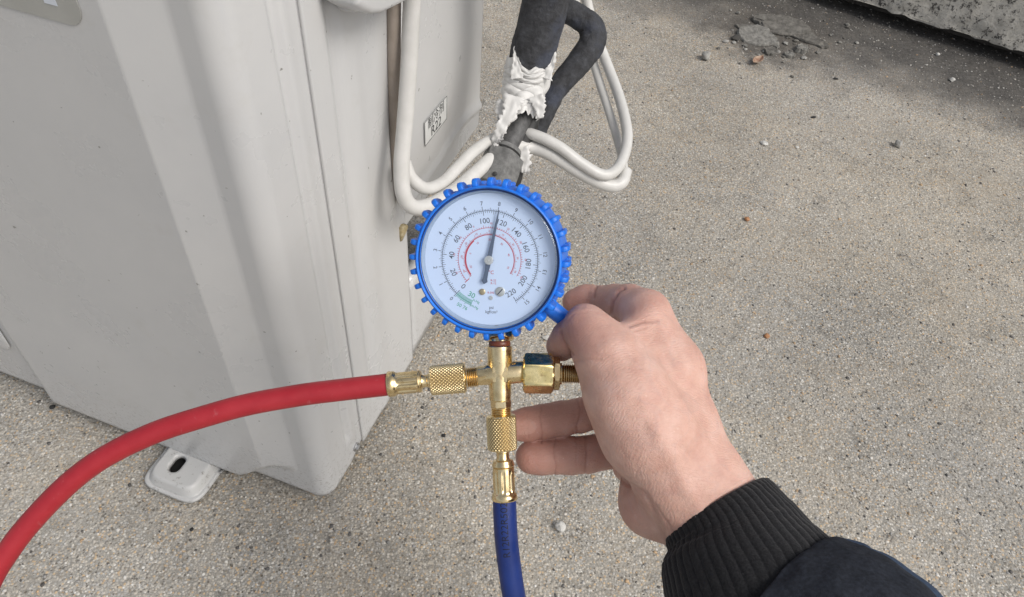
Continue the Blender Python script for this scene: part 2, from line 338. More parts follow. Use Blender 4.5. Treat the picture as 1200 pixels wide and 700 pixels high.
# ------------------------------------------------------------------ outdoor unit
def unit():
    R = thing('outdoor_unit', U(-.2, .2, 0), 'large pale grey outdoor air conditioner casing filling the left side', 'air conditioner')
    RC = .017; ZT = .66; ZB = .020
    # front panel wraps the corner and ends at the seam
    def relief(t, z):
        left = .011 * sstep(-.357, -.345, t) if t < -.2 else .011
        right = float(np.clip((-.031 - t) / .035, 0, 1))
        bot = 1.0
        bz = .052 * float(sstep(-.115, -.05, t)) - .012; bot = sstep(bz + .012, bz + .030, z)
        return left * right * bot
    def rib(s, z):   # soft pressed channel before the seam, stopping above the lower edge
        return -.0030 * math.exp(-((s - .049) / .0042) ** 4) * float(sstep(.055, .075, z)) + .0008 * math.exp(-((s - .058) / .005) ** 2) * float(sstep(.04, .06, z))
    AR = RC * math.pi / 2
    a_list = list(np.linspace(-1.0, -.40, 8)) + list(np.linspace(-.38, -.32, 16)) + list(np.linspace(-.30, -.12, 8)) + list(np.linspace(-.118, -.075, 16)) + list(np.linspace(-.072, -.060, 9)) + list(np.linspace(-.056, -.038, 6)) + list(np.linspace(-.036, -RC - .0008, 8)) + [-RC] \
        + list(-RC + AR * np.linspace(0, 1, 15)[1:]) + list(-RC + AR + np.linspace(0, .0738 - RC, 30)[1:]) + [-RC + AR + .0738 - RC + .0012, -RC + AR + .0738 - RC + .0014]
    z_list = [ZB - .0] + list(np.linspace(ZB + .003, .10, 28)) + list(np.linspace(.11, ZT, 24))
    V = []; nz_ = len(z_list)
    for ia, a in enumerate(a_list):
        for z in z_list:
            zz = z
            if a <= -RC: p = U(a, -relief(a, z), zz)
            elif a <= -RC + AR:
                th = (a + RC) / RC; p = U(-RC + RC * math.sin(th), RC - RC * math.cos(th), zz)
            else:
                s = RC + (a - (-RC + AR)); off = rib(s, z)
                if ia >= len(a_list) - 2: off -= .002 if ia == len(a_list) - 2 else .012
                p = U(off, min(s, .0738), zz)
            if z == ZB: # rolled lower hem, corner clipped a little above the ground
                pass
            V.append(p)
    Fc = [(i * nz_ + j, (i + 1) * nz_ + j, (i + 1) * nz_ + j + 1, i * nz_ + j + 1) for i in range(len(a_list) - 1) for j in range(nz_ - 1)]
    # clip near the seam: hem rises (vertices pulled up)
    for ia, a in enumerate(a_list):
        s = RC + (a - (-RC + AR))
        if s > .045:
            for j in range(nz_):
                z = z_list[j]; V[ia * nz_ + j][2] += .010 * float(sstep(.045, .0738, s)) * float(1 - sstep(ZB, .06, z))
    o = mesh('front_panel', V, Fc, MP, R); so_ = o.modifiers.new('solid', 'SOLIDIFY'); so_.thickness = .0012; so_.offset = -1
    # side panel
    def smax(z): return .205 - .015 * float(sstep(.245, .30, z))
    zl = [ZB] + list(np.linspace(ZB + .004, .151, 14)) + list(np.linspace(.155, .32, 24)) + list(np.linspace(.33, ZT, 14)); V = []
    ql = list(np.linspace(0, 1, 44)); ext = [(.002, -.002), (.003, -.006), (.003, -.022)]
    for q in [-2, -1] + ql + [100, 101, 102]:
        for z in zl:
            if q < 0: V.append(U(-.002 if q == -1 else -.014, .0768, z)); continue
            sm = smax(z)
            if q >= 100: e = ext[q - 100]; V.append(U(e[1], sm + e[0], z)); continue
            s = .0771 + q * (sm - .0771)
            off = -.0034 * math.exp(-((s - .111) / .0075) ** 4) * float(sstep(.06, .09, z)) + .001 * math.exp(-((s - .132) / .010) ** 2)
            off -= .005 * float(sstep(.172, .20, s)) * math.exp(-((z - .275) / .02) ** 2)
            V.append(U(off, s, z))
    m = len(zl); n = len(V) // m
    Fc = [(i * m + j, (i + 1) * m + j, (i + 1) * m + j + 1, i * m + j + 1) for i in range(n - 1) for j in range(m - 1)]
    o = mesh('side_panel', V, Fc, MP, R); so_ = o.modifiers.new('solid', 'SOLIDIFY'); so_.thickness = .0012; so_.offset = -1
    # low apron below the valve opening
    def ap(i, j):
        s = .2082 + i * .228; z = ZB + .006 + j * .128
        return U(-.0012 * (j > .98) - .001, s, z)
    v1 = grid(20, 10, ap); v2 = grid(20, 3, lambda i, j: U(-.001 - .014 * j, .2082 + i * .228, ZB + .134))
    o = join_parts('lower_apron', [v1, v2], MP, R); m_ = o.modifiers.new('solid', 'SOLIDIFY'); m_.thickness = .0012; m_.offset = -1
    # service panel with the sticker, lower edge pressed into a lip
    def sp(i, j):
        s = .1935 + i * .2415; z = .222 + (ZT - .222) * j ** 1.6
        arch = .012 * math.exp(-((i - .72) / .22) ** 2)
        off = -.006 - .004 * float(sstep(.246 + arch, .256 + arch, z)) - .004 * float(1 - sstep(.238, .246, z - arch))
        if i > .965: off -= .010 * ((i - .965) / .035) ** 2
        return U(off, s, z)
    o = mesh('service_panel', *grid(70, 60, sp), MP, R); so_ = o.modifiers.new('solid', 'SOLIDIFY'); so_.thickness = .0012; so_.offset = -1
    # back and top close the casing; dark box added inside blackens the seam gap
    o = join_parts('back_panel', [grid(2, 2, lambda i, j: U(-.016 - i * .98, .4358, .26 + j * .40))], MP, R, smooth=False)
    m_ = o.modifiers.new('solid', 'SOLIDIFY'); m_.thickness = .0012
    o = join_parts('top_panel', [grid(2, 2, lambda i, j: U(-.99 + i * .99, 0 + j * .436, ZT + .001))], MP, R, smooth=False)
    m_ = o.modifiers.new('solid', 'SOLIDIFY'); m_.thickness = .002
    bx = prism([U(-.96, .03, .035), U(-.03, .03, .035), U(-.03, .176, .035), U(-.96, .176, .035)], np.array([0, 0, .6]))
    join_parts('dark_inner_box', [bx], MDARK, R, smooth=False)
    bx = prism([U(-.98, .01, .012), U(-.012, .01, .012), U(-.012, .19, .012), U(-.98, .19, .012)], np.array([0, 0, .012]))
    join_parts('base_pan', [bx], MP, R, smooth=False)
    # valve cover at the top, two pressed pieces
    poly = [SPt(410, 15, .012), SPt(421, 16, .012), SPt(421, -40, .012), SPt(408, -40, .012)]
    o = join_parts('cover_tab', [prism(poly, -UU * .011)], MP, R); recalc(o); bevel(o, .003, 3)
    poly = [SPt(420, 5, .03), SPt(421, 9, .03), SPt(430, 15, .03), SPt(437, 18, .03), SPt(447, 17.5, .03), SPt(458, 13, .03), SPt(470, 7, .03), SPt(482, 0, .03), SPt(490, -12, .03), SPt(490, -60, .03), SPt(420, -60, .03)]
    o = join_parts('valve_cover', [prism(poly, -UU * .0285)], MP, R); recalc(o); bevel(o, .005, 4, 50)
    # mounting foot: plate with raised middle, flange and slotted hole
    def foot(t0, t1, s0, name):
        ct, cs = (t0 + t1) / 2 + .0035, -.0215; nA, nR = 120, 30; V = []; hw, hd = (t1 - t0) / 2, .0315
        for k in range(nA):
            a = 2 * math.pi * k / nA; ca, sa = math.cos(a), math.sin(a)
            # stadium slot
            hx, hy = .0074, .0033
            ix = hx * ca - .0068; iy = hx * sa * 1.1 + (hy if sa > 0 else -hy) - .0022
            # rounded rect outer (superellipse)
            e = 5.0 if sa < 0 else 14
            rr = (abs(ca / hw) ** e + abs(sa / hd) ** e) ** (-1 / e); ox, oy = rr * ca, rr * sa
            for j in range(nR):
                u = j / (nR - 1); xx = ix + (ox - ix) * u; yy = iy + (oy - iy) * u
                dx = 1 - max(abs(xx) / hw, 0) ; edge = hw - abs(xx); edgey = hd + yy
                ed = (1 - (abs(xx / hw) ** 5 + (abs(min(yy, 0)) / hd) ** 5) ** .2) * hw
                h = .0085 + .0105 * float(sstep(.0035, .0105, ed)) + .003 * float(sstep(.010, .026, yy))
                if j == 0: h -= .004
                if ed < .0006: h -= .0015
                V.append(U(ct + xx, cs + yy, h))
        Fc = [(k * nR + j, ((k + 1) % nA) * nR + j, ((k + 1) % nA) * nR + j + 1, k * nR + j + 1) for k in range(nA) for j in range(nR - 1)]
        o = mesh(name, V, Fc, MFT, R); s_ = o.modifiers.new('solid', 'SOLIDIFY'); s_.thickness = .0018; s_.offset = -1; return o
    MFT = m_foot = mat('foot_paint', (.62, .62, .60), .35); b = NB(MFT)
    c = b.mix(b.ramp(b.noise(110, 6, .75), [(.57, 0.0), (.64, .75)]), (.50, .50, .49), (.16, .14, .12)); b.base(c)
    f = foot(-.2025, -.1325, 0, 'mounting_foot'); join_parts('slot_shade_pad', [prism([U(-.188, -.040, .0006), U(-.150, -.040, .0006), U(-.150, -.004, .0006), U(-.188, -.004, .0006)], ZZ * .003)], MBLK, R, smooth=False)  # black pad added under the slot so the hole reads as shaded
    foot(-.86, -.80, 0, 'mounting_foot')
    # pads under the feet and rails, so the casing stands
    for t in (-.165, -.83):
        join_parts('support_pad', [prism([U(t - .025, .03, .0005), U(t + .025, .03, .0005), U(t + .025, .42, .0005), U(t - .025, .42, .0005)], np.array([0, 0, .0112]))], MBLK, R, smooth=False)
    sb = lathe(U(-.1265, -.004, .012), U(-.1265, -.02, .012), [(0, .0035), (.003, .0035), (.003, .0025), (.009, .0022)], 12, ref=(0, 0, 1)); join_parts('screw', [sb], MSTEEL, R, sharp=30)
    # screw by the lower corner
    c = U(.0006, .0605, .0345); sc = lathe(c - UU * .002, c + UU, [(0, .0052), (.0028, .0052), (.0033, .0046), (.0034, .0034), (.0060, .0032), (.0064, .0026)], 24); join_parts('screw', [sc], MSTEEL, R, sharp=30)
    # refrigerant sticker on the service panel
    s0, s1, z0, z1 = .2700, .3255, .2925, .3210
    OF = -.0088
    join_parts('refrigerant_sticker', [prism([U(OF, s0, z0), U(OF, s1, z0), U(OF, s1, z1), U(OF, s0, z1)], UU * .0003)], mat('sticker_white', (.66, .67, .66), .45), R, smooth=False)
    st = R.children[-1] if False else [c for c in R.children if c.name.startswith('refrigerant_sticker')][0]
    MI = mat('sticker_ink', (.03, .035, .04), .5); lst = []
    def rect(a, bz, c_, dz): lst.append(prism([U(OF + .0004, a, bz), U(OF + .0004, c_, bz), U(OF + .0004, c_, dz), U(OF + .0004, a, dz)], UU * .0001))
    bw = .0006
    rect(s0, z0, s1, z0 + bw); rect(s0, z1 - bw, s1, z1); rect(s0, z0 + bw, s0 + bw, z1 - bw); rect(s1 - bw, z0 + bw, s1, z1 - bw)
    join_parts('printed_border', lst, MI, st, smooth=False)
    for txt, zz, hh in (('\u5236\u51b7\u5242', .3090, .0098), ('R22', .2955, .0118)):
        tm = text_mesh(txt, hh, 'CENTER')
        V = [U(OF + .0006, (s0 + s1) / 2 + v[0], zz + v[1]) for v in tm[0]]
        mesh('printed_text', V, tm[1], MI, st, smooth=False)
    # data plate on the front, mostly above the picture
    t0, t1, zb, zt = -.31, -.0805, .5325, .61
    pl = []
    for cx, cz, a0 in ((t1 - .012, zb + .012, -90), (t1 - .012, zt - .012, 0), (t0 + .012, zt - .012, 90), (t0 + .012, zb + .012, 180)):
        for k in range(7): a = math.radians(a0 + k * 15); pl.append(U(cx + .012 * math.cos(a), -.0113, cz + .012 * math.sin(a)))
    dp = join_parts('data_plate', [prism(pl, -VV * .0004)], m_simple('plate_grey', (.36, .36, .335), (.40, .40, .375), 40, .4), R, smooth=False)
    join_parts('printed_patch', [prism([U(-.1045, -.0119, .5425), U(-.0955, -.0119, .5425), U(-.0955, -.0119, .565), U(-.1045, -.0119, .565)], -VV * .0001)], mat('patch_white', (.62, .66, .72), .4), dp, smooth=False)
    # grille corner that just enters at the left edge
    hp = [U(-.378, -.0005, .089), U(-.374, -.0005, .096), U(-.3725, -.0005, .126), U(-.40, -.0005, .16), U(-.46, -.0005, .16), U(-.46, -.0005, .089)]
    o = join_parts('pressed_recess', [prism(hp, -VV * .0035)], MP, R); recalc(o); bevel(o, .002, 3)
    # blob of yellowed foam sealing the edge
    c = U(.0025, .1965, .263); V, Fc = lathe(c - ZZ * .013, c, [(.0, .001), (.003, .008), (.008, .012), (.014, .014), (.020, .012), (.026, .005)], 20, fn=lambda h, a, i: .0035 * nz(math.cos(a) * 2, math.sin(a) * 2, h * 300))
    mesh('foam_sealant', V, Fc, m_simple('old_foam', (.36, .27, .12), (.60, .52, .34), 300, .8, .8, .002), R)
    V, Fc = lathe(U(.0006, .1955, .250), U(.0004, .190, .232), [(0, .0005), (.002, .006), (.010, .004), (.019, .0008)], 12, fn=lambda h, a, i: .0012 * nz(a * 2, h * 400)); mesh('foam_run', V, Fc, R.children[-1].data.materials[0] if False else bpy.data.materials['old_foam'], R)
    adopt(R); return R

def text_mesh(txt, h, align='LEFT', bold=0.0, cuts=0):
    cu = bpy.data.curves.new('lettering', 'FONT'); cu.body = txt; cu.size = h * 1.38; cu.align_x = align; cu.resolution_u = 3; cu.offset = bold * h
    o = bpy.data.objects.new('lettering', cu); COL.objects.link(o); bpy.context.view_layer.update()
    me = bpy.data.meshes.new_from_object(o.evaluated_get(bpy.context.evaluated_depsgraph_get()))
    if cuts:
        bm = bmesh.new(); bm.from_mesh(me)
        for k in range(1, cuts): bmesh.ops.bisect_plane(bm, geom=bm.verts[:] + bm.edges[:] + bm.faces[:], plane_co=(0, h * k / cuts, 0), plane_no=(0, 1, 0))
        bm.to_mesh(me); bm.free()
    V = [tuple(v.co) for v in me.vertices]; Fc = [tuple(p.vertices) for p in me.polygons]
    bpy.data.objects.remove(o); bpy.data.curves.remove(cu); bpy.data.meshes.remove(me); return V, Fc
UNIT = unit()

# ------------------------------------------------------------------ pipes and cables at the valve
def cable(name, pts, r, m, label, n=10, seg=20, cat='cable', group=None):
    Q, _ = smooth_path([P(a, b, c) for a, b, c in pts], n); o = mesh(name, *tube(Q, r, seg), m); tag(o, label, cat, group); return o
def pipes():
    Q, _ = smooth_path([SPt(a, b, c) for a, b, c in [(462, -40, .004), (461.5, 20, .004), (462, 90, .004), (464, 160, .004), (468, 215, .004), (473, 236, .003)]], 10)
    tag(mesh('cable', *tube(Q, .0056, 20), MBR), 'taupe brown cable running down beside the panel edge behind a white cable', 'cable')
    cable('cable', [(485, -40, .545), (482, 20, .572), (478.5, 90, .598), (474, 150, .618), (470.5, 195, .630), (473, 228, .640), (485, 243, .650), (508, 239, .668), (535, 222, .69), (556, 204, .71), (576, 186, .73), (600, 172, .75), (622, 173, .76), (645, 181, .76), (676, 200, .765), (700, 213, .77), (718, 218, .775), (729, 213, .778), (733, 200, .785)], .0069, MWC,
          'thick white cable hanging down the side panel and curling under toward the pipes', group='white cables around the valve')
    cable('cable', [(474, 190, .652), (482, 209, .658), (499, 221, .670), (519, 214, .688), (537, 196, .706), (556, 177, .722), (580, 162, .745), (604, 154, .758), (628, 159, .752), (655, 172, .750), (682, 192, .755), (706, 205, .760), (722, 199, .768), (732, 180, .782), (735, 155, .795), (727, 118, .815), (714, 82, .832), (700, 46, .838), (690, 12, .832), (682, -30, .81), (672, -120, .77), (670, -260, .72)], .0058, MWC,
          'white cable passing behind the pipe and looping up in the outer bend on the right', group='white cables around the valve')
    cable('cable', [(731, 199, .797), (729, 184, .803), (722, 158, .812), (712, 126, .825), (701, 92, .84), (690, 55, .85), (676, 8, .85), (668, -30, .83), (660, -120, .79), (656, -260, .74)], .0047, MWC,
          'thinner white cable forming the inner loop beside the outer cable bend', group='white cables around the valve')
    # thick insulated line with valve stub and tape
    R = thing('insulated_pipe', P(600, 190, .75), 'thick black foam insulated pipe wrapped in torn white tape above the gauge', 'pipe')
    pts = [(611, 122, .752), (615, 100, .748), (621, 76, .742), (628, 48, .730), (636, 16, .715), (641, -14, .70), (644, -60, .67), (646, -160, .62), (648, -330, .56)]
    Q, RR = smooth_path([P(*p) for p in pts], 14, [.0150, .0200, .0222, .0226, .0224, .0222, .0222, .0222, .0222])
    fn = lambda i, k, a: .0010 * nz(math.cos(a) * 3, math.sin(a) * 3, i * .12) + .0006 * nz(math.cos(a) * 11, math.sin(a) * 11, i * .6)
    mesh('foam_sleeve', *tube(Q, RR, 44, fn), MFO, R)
    Q, RR = smooth_path([P(*p) for p in [(619, 126, .752), (611, 144, .750), (601, 162, .748), (592, 180, .745)]], 8, [.0078, .0086, .0094, .0100])
    mesh('pipe_stub', *tube(Q, RR, 32, lambda i, k, a: .0003 * nz(i * .5, a * 3)), MVALVE, R)
    A = P(594, 175, .745); B = P(578, 216, .735)
    hx = lambda h, a, i: (.0190 / math.cos(((a + .5) % (math.pi / 3)) - math.pi / 6) - .0206) if i > 5 else 0
    prof = [(-.002, .0100), (-.001, .0150), (.0035, .0158), (.0042, .0128), (.0060, .0128), (.0068, .0170), (.0085, .0200), (.034, .0206), (.044, .0185)]
    mesh('flare_nut', *lathe(A, B, prof, 96, hx), m_simple('worn_nut_metal', (.09, .09, .088), (.19, .19, .185), 160, .5, .5, .001), R, sharp=22)
    d_ = -ray((584, 205)) / F * .012
    mesh('port_cap', *lathe(P(580, 204, .722), P(580, 204, .722) + d_, [(0, .0024), (.005, .0024), (.0054, .0016)], 16), MBLK, R, sharp=40)
    mesh('valve_body', *tube(smooth_path([P(556, 202, .755), P(572, 212, .76), P(598, 216, .765), P(603, 196, .765)], 6)[0], .0095, 20, lambda i, k, a: .002 * nz(i * .4, a)), MBLK, R)
    mesh('black_tape', *tube(smooth_path([P(622, 130, .765), P(618, 150, .762), P(610, 172, .76)], 6)[0], [.011] * 13, 20, lambda i, k, a: .002 * nz(i * .4, a)), MBLK, R)
    # crumpled tape: wrap with torn ends
    pts = [(609, 138, .749), (610.5, 126, .750), (613, 112, .750), (616, 98, .748), (619, 86, .745), (621.5, 75, .742)]
    Q, RR = smooth_path([P(*p) for p in pts], 26, [.0190, .0205, .0222, .0230, .0236, .0230])
    T, N, B = frames(Q); seg = 200; V = []; n = len(Q)
    for i in range(n):
        for k in range(seg):
            a = 2 * math.pi * k / seg; u = i / (n - 1)
            wv = nz(math.cos(a) * .9, math.sin(a) * .9, u * 1.5)
            q1 = abs(math.sin(math.pi * (4.6 * u + .8 * math.sin(a + 1) + 1.4 * wv))); q2 = abs(math.sin(math.pi * (3.1 * u - 1.1 * math.sin(a) + 1.8 * wv + .4)))
            fold = .0021 * (q1 ** .45 - .8) * (.4 + abs(nz(math.cos(a) * 1.4, math.sin(a) * 1.4, u * 4 + 3)) * 2) + .0016 * (q2 ** .45 - .8) + .0024 * nz(math.cos(a) * 1.8, math.sin(a) * 1.8, u * 3)
            tear = (.014 * (nz(math.cos(a) * 2.1, math.sin(a) * 2.1, 5) + .5 * nz(a * 4.5, 2)) * max(0, 1 - u * 4)) + (.012 * nz(math.cos(a) * 2.4, math.sin(a) * 2.4, 9) * max(0, u * 4 - 3))
            V.append(Q[i] + T[i] * tear + (RR[i] + fold) * (math.cos(a) * N[i] + math.sin(a) * B[i]))
    Fc = [(i * seg + k, i * seg + (k + 1) % seg, (i + 1) * seg + (k + 1) % seg, (i + 1) * seg + k) for i in range(n - 1) for k in range(seg)]
    o = mesh('tape_wrap', V, Fc, MLT, R); m_ = o.modifiers.new('solid', 'SOLIDIFY'); m_.thickness = .0007
    def strip(pp, w0, w1, seed, jag=.0025):
        Q, W = smooth_path([P(*p) for p in pp], 10, np.linspace(w0, w1, len(pp))); T, N, B = frames(Q, ref=ray((620, 150))); V = []; mN = 7
        for i in range(len(Q)):
            for j in range(mN):
                e = (j / (mN - 1) - .5) * 2; wv = W[i] + (jag * 1.5 * (nz(i * .55, seed * 7.3 + j) + .7 * nz(i * 1.9, seed * 3.1 + j)) if abs(e) == 1 else 0)
                V.append(Q[i] + B[i] * e * wv + N[i] * (.0022 * nz(i * .2, j * .7, seed) + .0012 * abs(math.sin(j * 1.3 + i * .12 + seed))))
        Fc = [(i * mN + j, (i + 1) * mN + j, (i + 1) * mN + j + 1, i * mN + j + 1) for i in range(len(Q) - 1) for j in range(mN - 1)]
        o = mesh('tape_flap', V, Fc, MLT, R); m_ = o.modifiers.new('solid', 'SOLIDIFY'); m_.thickness = .0005
    strip([(603, 112, .722), (598, 130, .722), (589, 148, .723), (582, 162, .728), (579, 172, .735)], .0095, .0028, 1)
    strip([(594, 118, .728), (590, 135, .730), (586, 150, .732)], .010, .004, 2)
    strip([(628, 112, .726), (632, 124, .728), (633, 139, .732)], .0085, .0035, 3)
    strip([(606, 92, .722), (605, 78, .722), (604, 66, .722), (604, 54, .722)], .0065, .0008, 4, .0008)
    strip([(640, 92, .728), (645, 78, .727), (651, 60, .725)], .0055, .0008, 5, .001)
    strip([(609, 176, .75), (615, 188, .752), (615, 203, .755)], .010, .003, 6)
    strip([(582, 168, .728), (574, 184, .726), (566, 198, .726)], .0022, .0016, 7, .0006)
    adopt(R)
    # thinner insulated line behind
    pts = [(600, -300, .66), (612, -140, .71), (624, -50, .755), (634, -8, .775), (656, 8, .782), (678, 20, .785), (693, 33, .787), (694, 50, .788), (684, 66, .788), (664, 90, .79), (652, 106, .79), (644, 122, .79), (636, 140, .79), (627, 160, .79), (622, 176, .79)]
    Q, RR = smooth_path([P(*p) for p in pts], 12, [.0125] * 3 + [.0126, .0127, .0128, .0138, .0144, .0137, .0124, .0112, .0102, .0097, .0094, .0090])
    o = mesh('insulated_pipe', *tube(Q, RR, 40, lambda i, k, a: .0009 * nz(math.cos(a) * 3, math.sin(a) * 3, i * .15) + .0007 * nz(math.cos(a) * 10, math.sin(a) * 10, i * .5)), MFO)
    tag(o, 'thinner black foam insulated pipe bending sharply beside the cable loop', 'pipe')
pipes()

# ------------------------------------------------------------------ gauge, cross fitting, hoses
D = .400; K = D / F                      # metres per photo pixel at the fitting
CX = M @ np.array([1.0, 0, 0]); CY = M @ np.array([0, 1.0, 0]); CZ = M @ np.array([0, 0, 1.0])   # camera-side axes, used only as a design frame
def FP(px, py, dz=0.0): return P(px, py, D) + CZ * dz
def gauge():
    R = thing('pressure_gauge', FP(585, 438), 'round pressure gauge in a blue toothed rubber boot on a brass cross', 'gauge')
    gc = P(573.6, 304.6, .392)
    n = -ray((573.6, 304.6)); n /= np.linalg.norm(n)
    ax = CX - n * (CX @ n); ax /= np.linalg.norm(ax); ay = np.cross(n, ax)
    n = n - .20 * ax - .12 * ay; n /= np.linalg.norm(n); ax = CX - n * (CX @ n); ax /= np.linalg.norm(ax); ay = np.cross(n, ax)
    def L(x, y, z): return gc + ax * x + ay * y + n * z        # z=0 is the dial
    def ring(prof, seg=128, fn=None):
        V = []
        for i, (r, z) in enumerate(prof):
            for k in range(seg): a = 2 * math.pi * k / seg; rr = r + (fn(a, i) if fn else 0); V.append(L(rr * math.sin(a), rr * math.cos(a), z))
        m = len(prof); Fc = [(i * seg + k, i * seg + (k + 1) % seg, (i + 1) * seg + (k + 1) % seg, (i + 1) * seg + k) for i in range(m - 1) for k in range(seg)]
        return V, Fc
    def disc(r, z, seg=96):
        return [L(r * math.sin(2 * math.pi * k / seg), r * math.cos(2 * math.pi * k / seg), z) for k in range(seg)], [tuple(range(seg))[::-1]]
    rd = .0352
    # boot: closed profile
    bp = [(.0374, .0040), (.0376, .0062), (.0381, .0068), (.0387, .0066), (.0391, .0056), (.0392, .0015), (.0394, -.002), (.0396, -.022), (.0392, -.027), (.037, -.0285), (.0001, -.0285)]
    boot = mesh('rubber_boot', *ring(bp, 160), MBLUE, R, sharp=50); recalc(boot)
    for k in range(32):                     # grip lugs
        a = 2 * math.pi * (k + .15) / 32; rad = ax * math.sin(a) + ay * math.cos(a); tg = ax * math.cos(a) - ay * math.sin(a)
        prof = [(.0383, .0052), (.0405, .0058), (.0424, .0050), (.0432, .0034), (.0432, -.004), (.0424, -.007), (.0390, -.0075)]
        hw = .0015; V = [gc + rad * r + n * z + tg * s * hw * (1 if r < .042 else .86) for s in (-1, 1) for r, z in prof]; m = len(prof)
        Fc = [tuple(range(m)), tuple(range(2 * m - 1, m - 1, -1))] + [(i + 1, i, i + m, i + m + 1) for i in range(m - 1)]
        o = mesh('lug', V, Fc, MBLUE, boot, sharp=40); bevel(o, .0006, 2, 30)
        # rear rib of the boot
        if 1:
            V = [gc + rad * r + n * z + tg * s * hw * .8 for s in (-1, 1) for r, z in [(.0396, -.011), (.0416, -.012), (.0416, -.023), (.0396, -.025)]]
            Fc = [(0, 1, 2, 3), (7, 6, 5, 4), (1, 0, 4, 5), (2, 1, 5, 6), (3, 2, 6, 7)]
            o = mesh('lug', V, Fc, MBLUE, boot, smooth=False); bevel(o, .0005, 1, 30)
    # hanging tab of the boot reaching into the fingers
    a = math.radians(131); rad = ax * math.sin(a) + ay * math.cos(a)
    Q, RR = smooth_path([gc + rad * .037 - n * .012, gc + rad * .042 - n * .013, gc + rad * .051 - n * .015], 6, [.0052, .0048, .0046])
    mesh('boot_tab', *tube(Q, RR, 20), MBLUE, boot)
    # bezel/ lens
    mesh('lip_shade_ring', *ring([(.0376, .004), (.0375, .0050), (.0370, .0050), (.0368, .0030), (.0368, -.001)], 128), mat('lip_shade_navy', (.02, .04, .14), .3), R)  # navy ring paints the shadow inside the boot lip
    mesh('inner_ring', *ring([(.0369, .0015), (.0366, .0033), (.0362, .0033), (.0357, .0010), (.0352, .0001)], 128), mat('ring_plastic', (.32, .40, .52), .15, 0, Coat_Weight=.6), R)
    face = mesh('dial_face', *disc(rd + .001, 0), mat('dial_white', (.64, .745, .92), .5), R, smooth=False)
    # lens: shallow dome with a thick bevelled rim
    lp = [(.0371, .0034), (.0370, .0048), (.0366, .0054), (.0354, .0057), (.0300, .0062), (.02, .0066), (.01, .00675), (.0003, .0068)]
    mesh('lens', *ring(lp, 96), m_lens(), R)
    # print
    BK = mat('print_black', (.07, .08, .11), .5); RED = mat('print_red', (.55, .07, .10), .5); GR = mat('print_green', (.08, .38, .26), .5); GY = mat('print_grey', (.2, .22, .26), .5)
    px = .0352 / 77.0                    # metres per photo pixel on the dial
    def arcband(r, w, a0, a1, z, m=90):
        V, Fc = [], []
        for i in range(m + 1):
            a = math.radians(a0 + (a1 - a0) * i / m)
            for rr in (r - w / 2, r + w / 2): V.append(L(rr * math.sin(a), rr * math.cos(a), z))
        for i in range(m): Fc.append((2 * i, 2 * i + 1, 2 * i + 3, 2 * i + 2))
        return V, Fc
    def tick(a, r0, r1, w, z):
        a = math.radians(a); c, s = math.cos(a), math.sin(a)
        q = [(r * s + e * w / 2 * c, r * c - e * w / 2 * s) for r, e in ((r0, -1), (r1, -1), (r1, 1), (r0, 1))]
        return [L(x, y, z) for x, y in q], [(0, 1, 2, 3)]
    def word(txt, h, x, y, rot, z):
        V, Fc = text_mesh(txt, h, 'CENTER', .008); c, s = math.cos(rot), math.sin(rot); out = []
        for v in V:
            vx, vy = v[0], v[1] - h / 2; out.append(L(x + vx * c - vy * s, y + vx * s + vy * c, z))
        return out, Fc
    ak = lambda kg: -135.6 + 18.25 * kg; ap = lambda psi: ak(psi / 14.22)
    def rot(a): return -a + (math.pi if abs(a) > 1.53 else 0)
    r0 = 56.5 * px; Z1 = .00006; blk = [arcband(r0, .55 * px, ak(0), ak(15.5), Z1, 160)]
    for i in range(0, 156):
        kg = i / 10; big = i % 10 == 0; mid = i % 5 == 0
        blk.append(tick(ak(kg), r0, r0 + (5.0 if big else 3.6 if mid else 2.0) * px, (.62 if big else .42) * px, Z1))
    for i in range(0, 221, 2):
        blk.append(tick(ap(i), r0 - (5.2 if i % 20 == 0 else 4.0 if i % 10 == 0 else 2.6) * px, r0, (.66 if i % 20 == 0 else .42) * px, Z1))
    join_parts('pressure_scale', blk, BK, face, smooth=False)
    nums = []
    for v in range(0, 221, 20):
        a = math.radians(ap(v)); rr = 45.5 * px if v else 44.5 * px; nums.append(word(str(v), 6.3 * px, rr * math.sin(a), rr * math.cos(a), rot(a), Z1))
    for v in range(0, 16):
        a = math.radians(ak(v)); rr = 65.5 * px; nums.append(word(str(v), 4.8 * px, rr * math.sin(a), rr * math.cos(a), rot(a), Z1))
    nums.append(word('psi', 3.6 * px, 2 * px, -56 * px, 0, Z1)); nums.append(word('kgf/cm\u00b2', 3.6 * px, 2 * px, -61.3 * px, 0, Z1))
    join_parts('scale_numbers', nums, mat('print_number_grey', (.11, .125, .165), .5), face, smooth=False)
    red = []
    for rr, a0, a1, st, wd in ((37, -133, 120, 8.2, .55), (29, -131, 123, 5.6, .9)):
        red.append(arcband(rr * px, wd * px, a0, a1, Z1, 110)); i = 0; a = a0
        while a <= a1 + .1:
            big = i % 5 == 0; red.append(tick(a, rr * px, (rr + (3.2 if big else 1.8)) * px, .5 * px, Z1)); a += st / 2; i += 1
    red.append(tick(-133, 33 * px, 40 * px, .9 * px, Z1)); red.append(arcband(28.2 * px, 1.3 * px, -128, -40, Z1 * 1.3, 40))
    for rr, lo, hi, vals in ((42.3, -112, 118, (-30, -20, -10, 0, 10, 20, 30, 40, 50)), (33.2, -114, 114, (-40, -30, -20, -10, 0, 10, 20, 30, 40)), (23.6, -110, 112, (-20, 0, 10, 20, 30, 40, 50))):
        for k, v in enumerate(vals):
            a = math.radians(lo + (hi - lo) * k / (len(vals) - 1)); red.append(word(str(v), 2.3 * px, rr * px * math.sin(a), rr * px * math.cos(a), rot(a), Z1))
